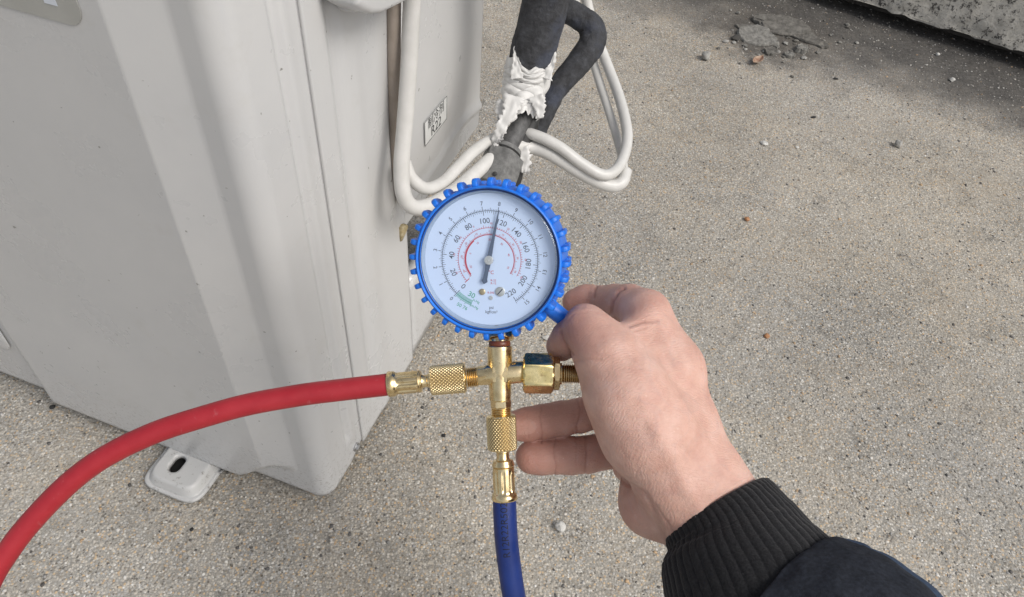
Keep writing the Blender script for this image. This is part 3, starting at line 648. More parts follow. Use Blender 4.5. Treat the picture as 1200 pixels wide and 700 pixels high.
    red += [word('\u00b0C', 4.2 * px, 2 * px, -14.5 * px, 0, Z1), word('R-22', 2.5 * px, 4.5 * px, -24.0 * px, 0, Z1), word('R-12', 2.5 * px, 4.5 * px, -27.4 * px, 0, Z1), word('R-502', 2.4 * px, 1.5 * px, -38.5 * px, 0, Z1)]
    join_parts('temperature_scale', red, RED, face, smooth=False)
    gr = []
    for i in range(16): 
        a = ak(0) - 1.6 - i * 1.32; gr.append(tick(a, r0 - 4.2 * px, r0 + (4.2 if i % 5 == 0 else 2.8) * px, .62 * px, Z1))
    gr.append(arcband(r0, .7 * px, ak(0) - 22, ak(0), Z1, 20))
    for t, h, x, y in (('30', 6.4, -21.5, -41.5), ('50', 4.4, -36.5, -54.0), ('76', 4.4, -29.5, -57.5), ('in.Hg', 3.0, -16.0, -49.0), ('cm.Hg', 3.0, -18.5, -55.5)): gr.append(word(t, h * px, x * px, y * px, math.radians(-27), Z1))
    join_parts('vacuum_scale', gr, GR, face, smooth=False)
    # screws on the dial
    def small(name, x, y, r, m, h=.0006):
        seg = 32; V = []; prof = [(r, Z1), (r, h), (r * .85, h + .0002), (.00001, h + .00022)]
        for rr, z in prof:
            for k in range(seg): a = 2 * math.pi * k / seg; V.append(L(x + rr * math.sin(a), y + rr * math.cos(a), z))
        Fc = [(i * seg + k, i * seg + (k + 1) % seg, (i + 1) * seg + (k + 1) % seg, (i + 1) * seg + k) for i in range(3) for k in range(seg)]
        o = mesh(name, V, Fc, m, R, sharp=40); recalc(o); return o
    x, y = 12.6 * px, -37 * px
    s1 = small('dial_screw', x, y, 5.6 * px, mat('pale_metal', (.62, .62, .58), .3, .6)); small('dial_stop', -8.6 * px, -37.8 * px, 3.7 * px, mat('dull_gold', (.55, .45, .28), .35, .7))
    small('pivot_spring', 1.5 * px, -44.8 * px, 2.6 * px, mat('pale_spring', (.55, .56, .55), .35, .3), .0003)
    a = math.radians(48); c, s = math.cos(a), math.sin(a); q = [(-4.6, -.65), (4.6, -.65), (4.6, .65), (-4.6, .65)]
    mesh('slot', [L(x + (u * c - v * s) * px, y + (u * s + v * c) * px, .00084) for u, v in q], [(0, 1, 2, 3)], BK, s1, smooth=False)
    # needle
    a = math.radians(11.8); rx, ry = math.sin(a), math.cos(a); tx, ty = math.cos(a), -math.sin(a)
    prof = [(-28.5, 0.3), (-25.5, 3.6), (-22.5, 2.7), (-14, 2.3), (-8, 2.9), (0, 2.8), (20, 1.95), (40, 1.4), (58.5, .5)]
    top = [L((rx * u + tx * w_) * px, (ry * u + ty * w_) * px, .0016) for u, w_ in prof] + [L((rx * u - tx * w_) * px, (ry * u - ty * w_) * px, .0016) for u, w_ in prof[::-1]]
    nd = join_parts('needle', [prism(top, n * .00035)], mat('needle_slate', (.10, .13, .19), .4), R, smooth=False); recalc(nd)
    V = []; seg = 40; prof = [(5.3 * px, .0012), (5.3 * px, .0026), (4.6 * px, .0030), (2.6 * px, .0031), (2.4 * px, .0029), (1.5 * px, .0029), (1.4 * px, .0033), (.0001 * px, .0034)]
    hub = mesh('needle_hub', *ring(prof, seg), mat('hub_metal', (.66, .66, .63), .3, .5), R, sharp=40); recalc(hub)
    # ---------------- brass: stem, cross, branches
    sq = lambda ks: (lambda h, a, i: 0)
    T0 = FP(584.5, 392); T1 = FP(586, 438); DN = FP(591.5, 587)
    def ax_prof(A, B, lst, seg=48, fn=None, ref=CZ):
        return lathe(A, B, [(h * K, r * K) for h, r in lst], seg, fn, ref)
    def hexf(r, mult=1.0): return lambda h, a, i: 0
    def hexr(a, r, n_=6, ph=0): # radius of an n-gon with inradius r
        s = math.pi / n_; b_ = ((a + ph + s) % (2 * s)) - s; return r / math.cos(b_)
    def hexprism(A, B, h0, h1, r, m, name, n_=6, ph=0.0, ch=1.5, parent=None):
        pr = [(h0, r - ch * 1.2), (h0 + ch * .5, r), (h0 + ch, r + .001), (h1 - ch, r + .001), (h1 - ch * .5, r), (h1, r - ch * 1.2)]
        def fn(h, a, i):
            q = hexr(a, r, n_, ph); base = pr[i][1]; lim = r * 1.0 + (r / math.cos(math.pi / n_) - r) * (0 if i in (0, 5) else .55 if i in (1, 4) else 1.0)
            return (min(q, lim if i not in (0, 5) else r * .97) - base) * K
        return mesh(name, *lathe(A, B, [(h * K, q * K) for h, q in pr], 96, fn, CZ), m, parent or R, sharp=25)
    mesh('gauge_socket', *ax_prof(FP(585, 386, -.004), FP(585.6, 415), [(0, 17), (12.5, 17), (13.6, 15.5), (14, 12.0), (16, 12.0), (20, 12)], 48), MB, R, sharp=35)
    mesh('thread_sealant', *ax_prof(FP(585.4, 399.5), FP(586, 438), [(0, 11.5), (1, 12.8), (5, 13.0), (6.5, 11.8)], 40, lambda h, a, i: .0002 * nz(a * 2, h * 900)), m_simple('red_sealant', (.09, .02, .010), (.17, .045, .02), 300, .4), R)
    cr = thingless = bpy.data.objects.new('cross_fitting', None)
    # four arms: up/down round-faced, left/right round, meeting in mitres; square boss in the middle
    parts = []
    up = lathe(FP(585.5, 405.5), FP(586.2, 470), [(h * K, r * K) for h, r in [(0, 13.6), (.8, 14.6), (22, 14.6), (26, 13.6), (52, 13.2), (63, 12.6), (64.5, 11.6)]], 64, None, CZ)
    b1 = FP(560, 440.5); b2 = FP(616, 435.5)
    lr = lathe(b1, b2, [(h * K, r * K) for h, r in [(0, 9.5), (.7, 11.0), (8, 11.2), (13, 12.6), (24, 13.2), (30, 13.2), (45, 13.0), (54, 12.6), (56, 11.6)]], 64, None, CZ)
    boss = lathe(FP(586, 438, -.0058), FP(586, 438, .0058) , [(0, 11 * K), (.001, 13.5 * K), (.0106, 13.5 * K), (.0116, 12 * K)], 4, None, CX + CY)
    cross = join_parts('cross_fitting', [up, lr, boss], MB, R, sharp=28)
    # downwards: flats, thread, then the blue hose coupling
    dn = [(0, 10), (1, 12.4), (9, 12.4), (10, 10.2), (12, 10.2)]
    hexprism(FP(586.8, 469), DN, 0, 9, 10.4, MB, 'hex_flat', 6, 0, 1.2)
    th = []; 
    for i in range(5): th += [(i * 2.1, 10.6), (i * 2.1 + .9, 12.2), (i * 2.1 + 1.3, 12.2)]
    mesh('thread', *ax_prof(FP(587, 477), DN, th, 40), MB, R, sharp=30)
    # left port
    LF = FP(455, 451.5)
    hexprism(FP(572, 439.5), LF, 0, 13, 10.6, MB, 'hex_flat', 6, math.pi / 6, 1.2)
    th = []
    for i in range(6): th += [(i * 2.2, 10.0), (i * 2.2 + 1.0, 12.0), (i * 2.2 + 1.4, 12.0)]
    mesh('thread', *ax_prof(FP(560, 441.6), LF, th, 40), MB, R, sharp=30)
    # right port: big hex nut, smaller hex, threads under the thumb
    RT = FP(700, 438.5)
    hexprism(FP(613, 437.5), RT, 0, 35.5, 20.6, MBG, 'hex_nut', 6, math.pi / 6 * 0, 3.0)
    hexprism(FP(648, 437.8), RT, .3, 8, 17.0, MBD, 'lock_nut', 6, math.pi / 6 * .4, 1.4)
    th = [(0, 12.5), (2, 12.8), (3, 10)]
    for i in range(13): th += [(3.5 + i * 2.4, 9.4), (4.6 + i * 2.4, 11.4), (5.2 + i * 2.4, 11.4)]
    mesh('thread', *ax_prof(FP(656, 438), RT, th, 40), MBD, R, sharp=30)
    adopt(R)
    for ch in R.children: pass
    return R
MBG = m_brass('bright_brass'); 
def fix_mbg():
    b = MBG.node_tree
    for nd in b.nodes:
        if nd.type == 'VALTORGB' and nd.color_ramp.elements[0].color[0] > .6 and nd.color_ramp.elements[0].color[2] < .5:
            nd.color_ramp.elements[0].color = (.70, .55, .23, 1); nd.color_ramp.elements[1].color = (.86, .72, .38, 1)
fix_mbg()
GAUGE = gauge()

MKN = mat('knurled_brass', (.8, .64, .36), .3, 1.0); _b = NB(MKN); _a = _b.n('ShaderNodeAttribute', attribute_name='groove')
_b.base(_b.mix(_b.ramp(_a.outputs['Fac'], [(.35, 0.0), (.9, .9)]), (.84, .70, .42), (.22, .13, .05))); _b.rough(_b.ramp(_a.outputs['Fac'], [(.3, .24), (.9, .7)]))
def coupling(R, A, B, L0, nut0, nut1, neck1, col1, fer0, fer1, flare1, rn):
    "knurled nut, neck, fluted ferrule; distances in photo pixels from A"
    ax_len = nut1 - nut0; rows = int(ax_len * 3); prof = [(nut0, rn * .78), (nut0 + .8, rn * .93), (nut0 + 2.0, rn * .97)] ; seg = 260
    hs_ = np.linspace(nut0 + 2.2, nut1 - 2.6, rows); prof += [(h, rn) for h in hs_] + [(nut1 - 2.3, rn * .97), (nut1 - 1.0, rn * .93), (nut1, rn * .62)]
    nturn = 26; 
    def kn2(h, a, i):
        if i < 3 or i >= 3 + rows: return 0
        u = a / (2 * math.pi) * nturn; v = (h / K) / 4.3
        d1 = abs(((u + v) % 1) - .5) * 2; d2 = abs(((u - v) % 1) - .5) * 2
        return -.0007 * (1 - min(1.0, min(d1, d2) * 1.35))
    V, Fc = lathe(A, B, [(h * K, r * K) for h, r in prof], seg, kn2, CZ)
    o = mesh('knurled_nut', V, Fc, MKN, R, sharp=70); gv = []
    for i, (h, _) in enumerate(prof):
        for k in range(seg): gv.append(min(1.0, -kn2(h * K, 2 * math.pi * k / seg, i) / .0007))
    o.data.attributes.new('groove', 'FLOAT', 'POINT').data.foreach_set('value', gv)
    mesh('neck', *lathe(A, B, [(h * K, r * K) for h, r in [(nut1 - 3, 8), (nut1 + 2, 8.2), (nut1 + 3, 7.4), (neck1 - 2, 7.4), (neck1, 8.4), (neck1 + .6, 11.5), (col1 - 1.5, 13.4), (col1, 12.2), (col1 + 1, 11)]], 48, None, CZ), MB, R, sharp=35)
    pr = [(fer0, 11.2)] + [(fer0 + .8, 12.6)] + [(h, 12.6) for h in np.linspace(fer0 + 2, fer1 - 2, 14)] + [(fer1, 13.4), (fer1 + 1.2, 14.6), (flare1 - 1.2, 15.2), (flare1, 14.4), (flare1 + .1, 12.6)]
    def fl(h, a, i):
        t = float(sstep(fer0 + 3, fer0 + 7, h / K) * (1 - sstep(fer1 - 5, fer1 - 1, h / K))); c = math.cos(a * 9)
        return (-1.25 * t * max(0, c) ** .6 if c > 0 else .25 * t) * K
    mesh('ferrule', *lathe(A, B, [(h * K, r * K) for h, r in pr], 144, fl, CZ), MB, R, sharp=50)
def hoses():
    # blue
    A = FP(587, 486); B = FP(591.5, 587)
    R = thing('refrigerant_hose', B, 'dark blue rubber hose hanging straight down from the brass cross', 'hose', 'charging hoses on the cross')
    coupling(R, A, B, 0, 0, 42, 53, 61, 61, 92, 100, 17.6)
    pts = [(591.2, 583, 0), (591.6, 600, 0), (593.2, 630, -.001), (596.8, 662, -.003), (602.5, 700, -.006), (611, 745, -.012), (626, 800, -.02), (655, 870, -.035), (700, 950, -.06)]
    Q, _ = smooth_path([P(p[0], p[1], D - p[2]) for p in pts], 16); mb = m_hose('blue_hose', (.004, .020, .135), (.007, .030, .18)); hz = mesh('hose_jacket', *tube(Q, .00635, 40), mb, R)
    # print along the jacket, read upwards
    T, N, Bn = frames(Q); seglen = np.r_[0, np.cumsum(np.linalg.norm(np.diff(Q, axis=0), axis=1))]
    V, Fc = text_mesh('R12R22R502', .0040, 'LEFT', cuts=8); Wd = max(v[0] for v in V); x0, scale = seglen[0] + .0300, .0295 / Wd; out = []
    s_of_start = .0295
    for v in V:
        s = s_of_start + .0012 - v[0] * scale ; c = np.array([np.interp(s, seglen, Q[:, i]) for i in range(3)]); t = np.array([np.interp(s, seglen, T[:, i]) for i in range(3)]); t /= np.linalg.norm(t)
        f = CZ - t * (CZ @ t); f /= np.linalg.norm(f); sd_ = np.cross(f, t)                      # sd_ points to the side
        ang = (v[1] - .0020) / .00635 + .08; out.append(c + .00641 * (math.cos(ang) * f + math.sin(ang) * sd_ * PRT))
    mesh('printed_text', out, Fc, mat('hose_print', (.004, .006, .02), .6), hz, smooth=False)
    adopt(R)
    # red
    A = FP(546.5, 442.6); B = FP(455, 450.5)
    R = thing('refrigerant_hose', B, 'red rubber hose curving from the brass cross to the lower left', 'hose', 'charging hoses on the cross')
    coupling(R, A, B, 0, 0, 43, 52, 57, 53, 83, 92, 17.6)
    pts = [(458, 450.3, 0), (440, 452.5, 0), (400, 457, 0), (350, 463.5, 0), (285, 475.5, 0), (220, 494, 0), (191, 503.5, 0), (171, 511.5, 0), (143, 524.5, 0), (114, 541, 0), (86, 562, 0), (57, 589.5, 0), (28.6, 621, 0), (8.6, 648, 0), (-12, 682, 0), (-40, 750, 0), (-60, 850, -.02)]
    Q, _ = smooth_path([P(p[0], p[1], D - p[2]) for p in pts], 10); mesh('hose_jacket', *tube(Q, .0060, 40), m_hose('red_hose', (.31, .011, .020), (.38, .020, .030)), R); adopt(R)
PRT = -1
hoses()

# ------------------------------------------------------------------ the hand
def hand():
    S = 1000.0
    def q(px, py, d): return np.array([(px - 600) * d / F, -(py - 350) * d / F, -d], np.float32)      # millimetres, design frame
    lo = np.array([-10, -200, -492.0]); hi = np.array([172, 14, -318.0]); hstep = 1.15
    xs = [np.arange(lo[i], hi[i], hstep, dtype=np.float32) for i in range(3)]
    X, Y, Z = np.meshgrid(*xs, indexing='ij')
    def cap(a, b, ra, rb):
        ab = b - a; L2 = float(ab @ ab); dx, dy, dz = X - a[0], Y - a[1], Z - a[2]
        t = np.clip((dx * ab[0] + dy * ab[1] + dz * ab[2]) / L2, 0, 1)
        return np.sqrt((dx - t * ab[0]) ** 2 + (dy - t * ab[1]) ** 2 + (dz - t * ab[2]) ** 2) - (ra + (rb - ra) * t)
    def smin(a, b, k):
        h = np.clip(k - np.abs(a - b), 0, None) / k; return np.minimum(a, b) - h * h * k * .25
    def chain(pts, k):
        d = None
        for (a, ra), (b, rb) in zip(pts[:-1], pts[1:]):
            c = cap(q(*a), q(*b), ra, rb); d = c if d is None else smin(d, c, k)
        return d
    palm = chain([((757, 368, 410), 13.2), ((790, 432, 401), 14.5), ((804, 500, 397), 15.8), ((832, 560, 391), 17.0), ((854, 594, 387), 16.4), ((905, 684, 372), 17)], 10)   # index metacarpal to forearm, dorsal edge
    palm = smin(palm, chain([((712, 420, 384), 16.5), ((735, 462, 380), 20.5), ((758, 505, 382), 23.0), ((792, 560, 388), 20.5), ((812, 603, 391), 16.0), ((868, 700, 374), 16)], 10), 12)  # thumb metacarpal, thenar, radial wrist
    palm = smin(palm, chain([((742, 395, 396), 9), ((768, 440, 398), 14)], 8), 12)    # first web
    palm = smin(palm, chain([((764, 556, 422), 17), ((768, 588, 413), 18.8), ((812, 618, 402), 14), ((872, 712, 376), 15)], 8), 7)   # hypothenar heel
    palm = smin(palm, chain([((775, 436, 452), 12), ((805, 510, 430), 14), ((830, 575, 405), 15)], 8), 12)
    palm = smin(palm, chain([((768, 488, 462), 11.5), ((795, 550, 436), 14), ((820, 600, 405), 14)], 8), 12)
    palm = smin(palm, chain([((758, 532, 462), 10.5), ((775, 575, 432), 14)], 8), 12)
    # surface tendons and the knuckle
    palm = smin(palm, chain([((760, 372, 400), 7.5), ((795, 440, 390), 5.0)], 3), 7)
    res = palm
    idx = chain([((757, 368, 411), 12.6), ((738, 357, 423), 11.0), ((722, 354, 436), 10.6)], 4)
    idx = smin(idx, chain([((721, 354, 437), 10.2), ((698, 352.5, 451), 9.3)], 3), 2.2)
    idx = smin(idx, chain([((697, 352.5, 451), 9.5), ((686, 353, 453), 9.7), ((674, 354, 454), 8.0)], 3), 1.8)
    res = smin(palm, idx, 5)
    th = chain([((712, 420, 384), 16.2), ((697, 398, 389), 13.4), ((686, 382, 393), 12.0)], 5)
    res = smin(res, th, 5)
    th2 = chain([((685, 384, 396), 11.2), ((668, 396, 404), 9.8), ((658, 405.5, 409), 8.6)], 3)
    res = np.minimum(res, smin(palm, smin(th, th2, 1.8), 3))
    mid = chain([((606, 499, 419.5), 8.6), ((618, 497.5, 421), 9.6), ((636, 494, 423), 9.5)], 2)
    mid = smin(mid, chain([((636, 494, 423), 9.6), ((657, 491, 427), 10.1), ((678, 487.5, 431), 9.9)], 2), 2.2)
    mid = smin(mid, chain([((680, 487, 431), 9.9), ((712, 478, 440), 10.8), ((775, 434, 456), 11.5)], 2), 2.2)
    res = np.minimum(res, smin(palm, mid, 5))
    rg = chain([((623.5, 536, 422), 9.6), ((634, 535.5, 423), 10.1), ((650, 534.5, 425), 9.9)], 2)
    rg = smin(rg, chain([((651, 534.5, 425), 10.2), ((668, 534, 428), 10.8), ((687, 533, 432), 10.6)], 2), 2.2)
    rg = smin(rg, chain([((688, 533, 432), 10.7), ((720, 526, 442), 11.4), ((768, 490, 464), 11.5)], 2), 2.2)
    res = np.minimum(res, smin(palm, rg, 4))
    pk = chain([((752, 560, 440), 7.8), ((735, 548, 462), 8.4), ((745, 532, 478), 9), ((760, 530, 466), 10)], 3)
    res = np.minimum(res, smin(palm, pk, 4))
    # ---- surface nets
    ins = res < 0; n = res.shape
    act = np.zeros(tuple(i - 1 for i in n), bool); first = ins[:-1, :-1, :-1]
    allin = np.ones_like(act); anyin = np.zeros_like(act)
    for dx in (0, 1):
        for dy in (0, 1):
            for dz in (0, 1):
                c = ins[dx:n[0] - 1 + dx, dy:n[1] - 1 + dy, dz:n[2] - 1 + dz]; allin &= c; anyin |= c
    act = anyin & ~allin; I = np.argwhere(act); idm = -np.ones(act.shape, int); idm[act] = np.arange(len(I))
    acc = np.zeros((len(I), 3)); cnt = np.zeros(len(I))
    corners = [(a, b, c) for a in (0, 1) for b in (0, 1) for c in (0, 1)]
    for a in corners:
        for ax_ in range(3):
            if a[ax_] == 1: continue
            b = list(a); b[ax_] = 1
            va = res[I[:, 0] + a[0], I[:, 1] + a[1], I[:, 2] + a[2]]; vb = res[I[:, 0] + b[0], I[:, 1] + b[1], I[:, 2] + b[2]]
            m = (va < 0) != (vb < 0); t = np.where(m, va / np.where(va - vb == 0, 1, va - vb), 0)
            p = np.tile(np.array(a, float), (len(I), 1)); p[:, ax_] += t; acc[m] += p[m]; cnt[m] += 1
    Vv = (I + acc / cnt[:, None]) * hstep + lo
    quads = []
    for ax_ in range(3):
        o1, o2 = [(1, 2), (2, 0), (0, 1)][ax_]
        s0 = [slice(None)] * 3; s1 = [slice(None)] * 3; s0[ax_] = slice(0, -1); s1[ax_] = slice(1, None)
        ch = ins[tuple(s0)] != ins[tuple(s1)]; E = np.argwhere(ch); E = E[(E[:, o1] > 0) & (E[:, o2] > 0) & (E[:, o1] < n[o1] - 1) & (E[:, o2] < n[o2] - 1)]
        def cell(d1, d2):
            c = E.copy(); c[:, o1] -= d1; c[:, o2] -= d2; return idm[c[:, 0], c[:, 1], c[:, 2]]
        Q4 = np.stack([cell(1, 1), cell(0, 1), cell(0, 0), cell(1, 0)], 1); sgn = ins[E[:, 0], E[:, 1], E[:, 2]]
        Q4[~sgn] = Q4[~sgn][:, ::-1]; quads.append(Q4)
    Q4 = np.vstack(quads); Q4 = Q4[(Q4 >= 0).all(1)]
    # subdivide once (linear) through bmesh-free route: use modifier after smoothing
    nb = np.vstack([Q4[:, [0, 1]], Q4[:, [1, 2]], Q4[:, [2, 3]], Q4[:, [3, 0]]])
    for it in range(4):
        s_ = np.zeros_like(Vv); c_ = np.zeros(len(Vv)); np.add.at(s_, nb[:, 0], Vv[nb[:, 1]]); np.add.at(s_, nb[:, 1], Vv[nb[:, 0]]); np.add.at(c_, nb[:, 0], 1); np.add.at(c_, nb[:, 1], 1)
        Vv = Vv + (.5 if it % 2 == 0 else -.35) * (s_ / np.maximum(c_, 1)[:, None] - Vv)
    me = bpy.data.meshes.new('hand'); me.from_pydata(Vv.tolist(), [], Q4.tolist()); me.update()
    bm = bmesh.new(); bm.from_mesh(me)
    bmesh.ops.delete(bm, geom=[v for v in bm.verts if not v.link_faces], context='VERTS')
    bm.to_mesh(me); bm.free()
    tmp = bpy.data.objects.new('tmp', me); COL.objects.link(tmp); sb = tmp.modifiers.new('s', 'SUBSURF'); sb.levels = 1; bpy.context.view_layer.update()
    me2 = bpy.data.meshes.new_from_object(tmp.evaluated_get(bpy.context.evaluated_depsgraph_get())); bpy.data.objects.remove(tmp); me = me2
    nv = len(me.vertices); V = np.empty(nv * 3); me.vertices.foreach_get('co', V); V = V.reshape(-1, 3); Nn = np.empty(nv * 3); me.vertices.foreach_get('normal', Nn); Nn = Nn.reshape(-1, 3)
    pxx = 600 + F * V[:, 0] / -V[:, 2]; pyy = 350 - F * V[:, 1] / -V[:, 2]; dep = -V[:, 2]
    crease = np.zeros(nv); disp = np.zeros(nv)
    def groove(pts, w, depth, dmin, dmax, amt=1.0):
        d = np.full(nv, 1e9)
        for a, b in zip(pts[:-1], pts[1:]):
            a = np.array(a, float); b = np.array(b, float); ab = b - a; t = np.clip(((pxx - a[0]) * ab[0] + (pyy - a[1]) * ab[1]) / (ab @ ab), 0, 1)
            d = np.minimum(d, np.hypot(pxx - a[0] - t * ab[0], pyy - a[1] - t * ab[1]))
        g = np.exp(-(d / w) ** 2) * (dep > dmin) * (dep < dmax) * (Nn[:, 2] > -.2); disp[:] -= depth * g; crease[:] = np.maximum(crease, g * amt)
    G = groove
    G([(635, 478), (633, 488), (634, 499), (636, 508), (634, 519)], 1.1, .4, 405, 440, .7); G([(676, 468), (680, 478), (679, 490), (676, 500), (677, 509)], 1.3, .45, 405, 445, .7); G([(682, 470), (683, 480), (680, 492)], 1.0, .2, 405, 445, .4)
    G([(651, 514), (649, 524), (650, 536), (652, 546), (650, 557)], 1.1, .4, 405, 440, .7); G([(686, 512), (688, 533), (686, 556)], 1.6, .5, 405, 445, .6)
    G([(672, 505), (676, 520), (675, 545)], 1.2, .2, 405, 445, .3); G([(618, 484), (619, 512)], 1.2, .15, 405, 440, .25)
    G([(696, 348), (697, 340), (701, 332)], 2.0, .9, 425, 470, 1.0); G([(716, 368), (718, 354), (725, 341), (731, 338)], 2.2, 1.1, 405, 470, 1.0)
    G([(657, 388), (659, 398), (665, 408), (671, 416)], 1.8, .7, 370, 420, .9); G([(652, 384), (657, 376), (664, 366)], 1.3, .2, 370, 420, .3)
    G([(660, 372), (668, 362), (684, 360)], 1.3, .25, 370, 410, .3); G([(664, 378), (672, 368), (688, 366)], 1.2, .2, 370, 410, .25)
    G([(738, 382), (752, 377), (770, 376)], 2.2, .7, 370, 430, .5); G([(742, 388), (757, 384)], 1.8, .3, 370, 430, .25)
    G([(673, 424), (690, 421), (704, 422)], 1.3, .25, 350, 410, .35); G([(676, 470), (684, 455)], 1.3, .2, 350, 410, .2)
    G([(722, 560), (742, 570), (757, 580), (767, 600), (774, 618), (784, 642)], 3.0, 1.0, 350, 430, .35)
    G([(768, 592), (776, 604), (790, 625)], 1.6, .4, 340, 420, .25); G([(800, 525), (815, 540), (830, 548)], 5, .5, 340, 400, .0)
    # many faint skin lines
    rr = np.random.default_rng(5)
    for _ in range(46):
        x0, y0 = rr.uniform(690, 830), rr.uniform(395, 600); a = rr.normal(-.6, .35) if rr.random() < .6 else rr.normal(.9, .3); L_ = rr.uniform(8, 30); c_ = rr.normal(0, 3, 2)
        G([(x0, y0), (x0 + L_ * .5 * math.cos(a) + c_[0], y0 + L_ * .5 * math.sin(a) + c_[1]), (x0 + L_ * math.cos(a), y0 + L_ * math.sin(a))], 1.1, .09, 320, 425, .12)
    # tendon and vein relief on the back of the hand and wrist
    def ridge(pts, w, h, dmin=330, dmax=430): 
        c0 = crease.copy(); groove(pts, w, -h, dmin, dmax, 0); crease[:] = c0
    ridge([(800, 470), (826, 520), (850, 556)], 6, .6); ridge([(770, 500), (800, 560), (822, 600)], 9, .8); ridge([(776, 395), (800, 440), (815, 480)], 7, .5)
    ridge([(752, 470), (772, 520), (800, 575)], 7, .3)
    V = V + Nn * disp[:, None]
    fl = np.clip(np.exp(-(np.hypot(pxx - 668, pyy - 395) / 30) ** 2) * .9 + np.exp(-(np.hypot(pxx - 610, (pyy - 515) * .5) / 45) ** 2) * .7 + (dep > 412) * (pxx < 745) * .35 + np.exp(-(np.hypot(pxx - 765, pyy - 350) / 22) ** 2) * .45 + np.exp(-(np.hypot(pxx - 735, pyy - 600) / 25) ** 2) * .5 + np.exp(-(np.hypot(pxx - 672, pyy - 345) / 30) ** 2) * .5, 0, 1)
    Wv = (V / 1000) @ M.T + O
    me.vertices.foreach_set('co', Wv.ravel())
    for nm, arr in (('flush', fl), ('crease', crease)):
        at = me.attributes.new(nm, 'FLOAT', 'POINT'); at.data.foreach_set('value', arr.astype(np.float32))
    me.update()
    R = thing('person', P(832, 600, .39), 'person reaching in with a bare right hand, black ribbed cuff and navy sleeve', 'person')
    me.materials.clear(); o = link('hand', me, MSK, R); 
    return R
PERSON = hand()
def sleeve(R):
    def sweep(name, rings, m, seg=180, rib=0, nrib=46, closed_inner=True, n=16, wr=0, parent=R, lip=0):
        A = np.array([list(P(a, b, d / 1000)) + [rx / 1000, ry / 1000] for a, b, d, rx, ry in rings])
        Q, rxs = smooth_path(A[:, :3], n, A[:, 3]); _, rys = smooth_path(A[:, :3], n, A[:, 4]); T, N, B = frames(Q, ref=CZ); V = []; cnt = len(Q)
        for i in range(cnt):
            for k in range(seg):
                a = 2 * math.pi * k / seg; c, s = math.cos(a), math.sin(a)
                r = rib * (abs(math.sin(a * nrib / 2 + .25 * math.sin(i * .08))) ** .55 - .75) + wr * (nz(c * 2, s * 2, i * .07) + .6 * nz(c * 5, s * 5, i * .16)) + rib * .5 * nz(c * 3, s * 3, i * .12)
                if i < lip: r -= .0022 * (1 - math.sqrt((i + .3) / (lip + .3))); r *= .4 + .6 * i / lip if i < lip else 1
                V.append(Q[i] + (rxs[i] + r) * s * B[i] + (rys[i] + r) * c * N[i])
        Fc = [(i * seg + k, i * seg + (k + 1) % seg, (i + 1) * seg + (k + 1) % seg, (i + 1) * seg + k) for i in range(cnt - 1) for k in range(seg)]
        o = mesh(name, V, Fc, m, parent); return o
    # knit cuff: inner return, rolled edge, then outside
    cf = sweep('cuff', [(838, 597.5, 393.8, 31.6, 31.2), (849, 614, 390.0, 34.4, 34), (858, 632, 386, 38.2, 37), (868, 656, 380, 42, 40), (881, 683, 373, 45, 42), (896, 713, 365, 46, 43), (914, 742, 357, 46, 43)], m_knit(), 624, .0009, 52, n=24, lip=5)
    m_ = cf.modifiers.new('solid', 'SOLIDIFY'); m_.thickness = .0022; m_.offset = -1
    navy = m_cloth('navy_cloth', (.026, .044, .080), (.045, .070, .118)); dk = m_cloth('charcoal_cloth', (.012, .014, .019), (.026, .030, .041))
    s = sweep('sleeve', [(911, 732, 362, 42, 39), (914, 736, 360, 46.0, 43), (927, 747, 355, 51, 46.5), (950, 762, 347, 55.5, 50), (985, 790, 336, 57.5, 52), (1035, 850, 316, 58, 54), (1120, 970, 280, 58, 56), (1330, 1200, 225, 60, 58), (1700, 1560, 170, 64, 64)], navy, 160, 0, wr=.0022)
    # charcoal panel of the sleeve on the camera-left side, split along a seam
    me = s.data; me.materials.append(dk); seg = 160
    for p in me.polygons:
        k = p.index % seg; a = 360 * k / seg
        if a < 180 or a > 303: p.material_index = 1
    adopt(R)
sleeve(PERSON)

# ------------------------------------------------------------------ concrete block and debris
def block():
    d = np.array([.8791, -.4766, 0]); nn = np.array([.4766, .8791, 0]); a = GP(1000, 0, .035)
    def rough(V): return V
    def f(i, j):   # i along, j around the section
        L_ = -1.2 + 3.4 * i; sec = [(.0, .0), (.0, .02), (.0, .06), (.0, .12), (.004, .215), (.02, .235), (.10, .24), (.22, .24)]
        u = j * (len(sec) - 1); k = min(int(u), len(sec) - 2); t = u - k; off = sec[k][0] * (1 - t) + sec[k + 1][0] * t; h = sec[k][1] * (1 - t) + sec[k + 1][1] * t
        p = a + d * L_ + nn * off + ZZ * h
        e = .006 * nz(L_ * 14, h * 14) + .003 * nz(L_ * 50, h * 50)
        return p + nn * (e if j < .9 else 0) + ZZ * (.007 * nz(L_ * 9, 3) + .004 * nz(L_ * 40, 8) if h < .01 else 0)
    R = thing('concrete_block', a + d * .1, 'rough grey concrete block with black pitting at the upper right corner', 'concrete block')
    join_parts('block_body', [grid(500, 30, f, True), grid(2, 2, lambda i, j: a + d * (-1.2 + 3.4 * i) + nn * (.10 * j - .001) + ZZ * .002), grid(2, 2, lambda i, j: a + d * (-1.2 + 3.4 * i) + nn * .3 + ZZ * (.24 * j - .03))], m_concrete(), R)
    join_parts('block_base', [prism([a + d * -1.2 + nn * .07 - ZZ * .0345, a + d * 2.2 + nn * .07 - ZZ * .0345, a + d * 2.2 + nn * .28 - ZZ * .0345, a + d * -1.2 + nn * .28 - ZZ * .0345], ZZ * .036)], MDB, R, smooth=False)
    adopt(R)
MDB = m_simple('dirty_concrete', (.06, .055, .05), (.12, .11, .10), 40, .95)
block()
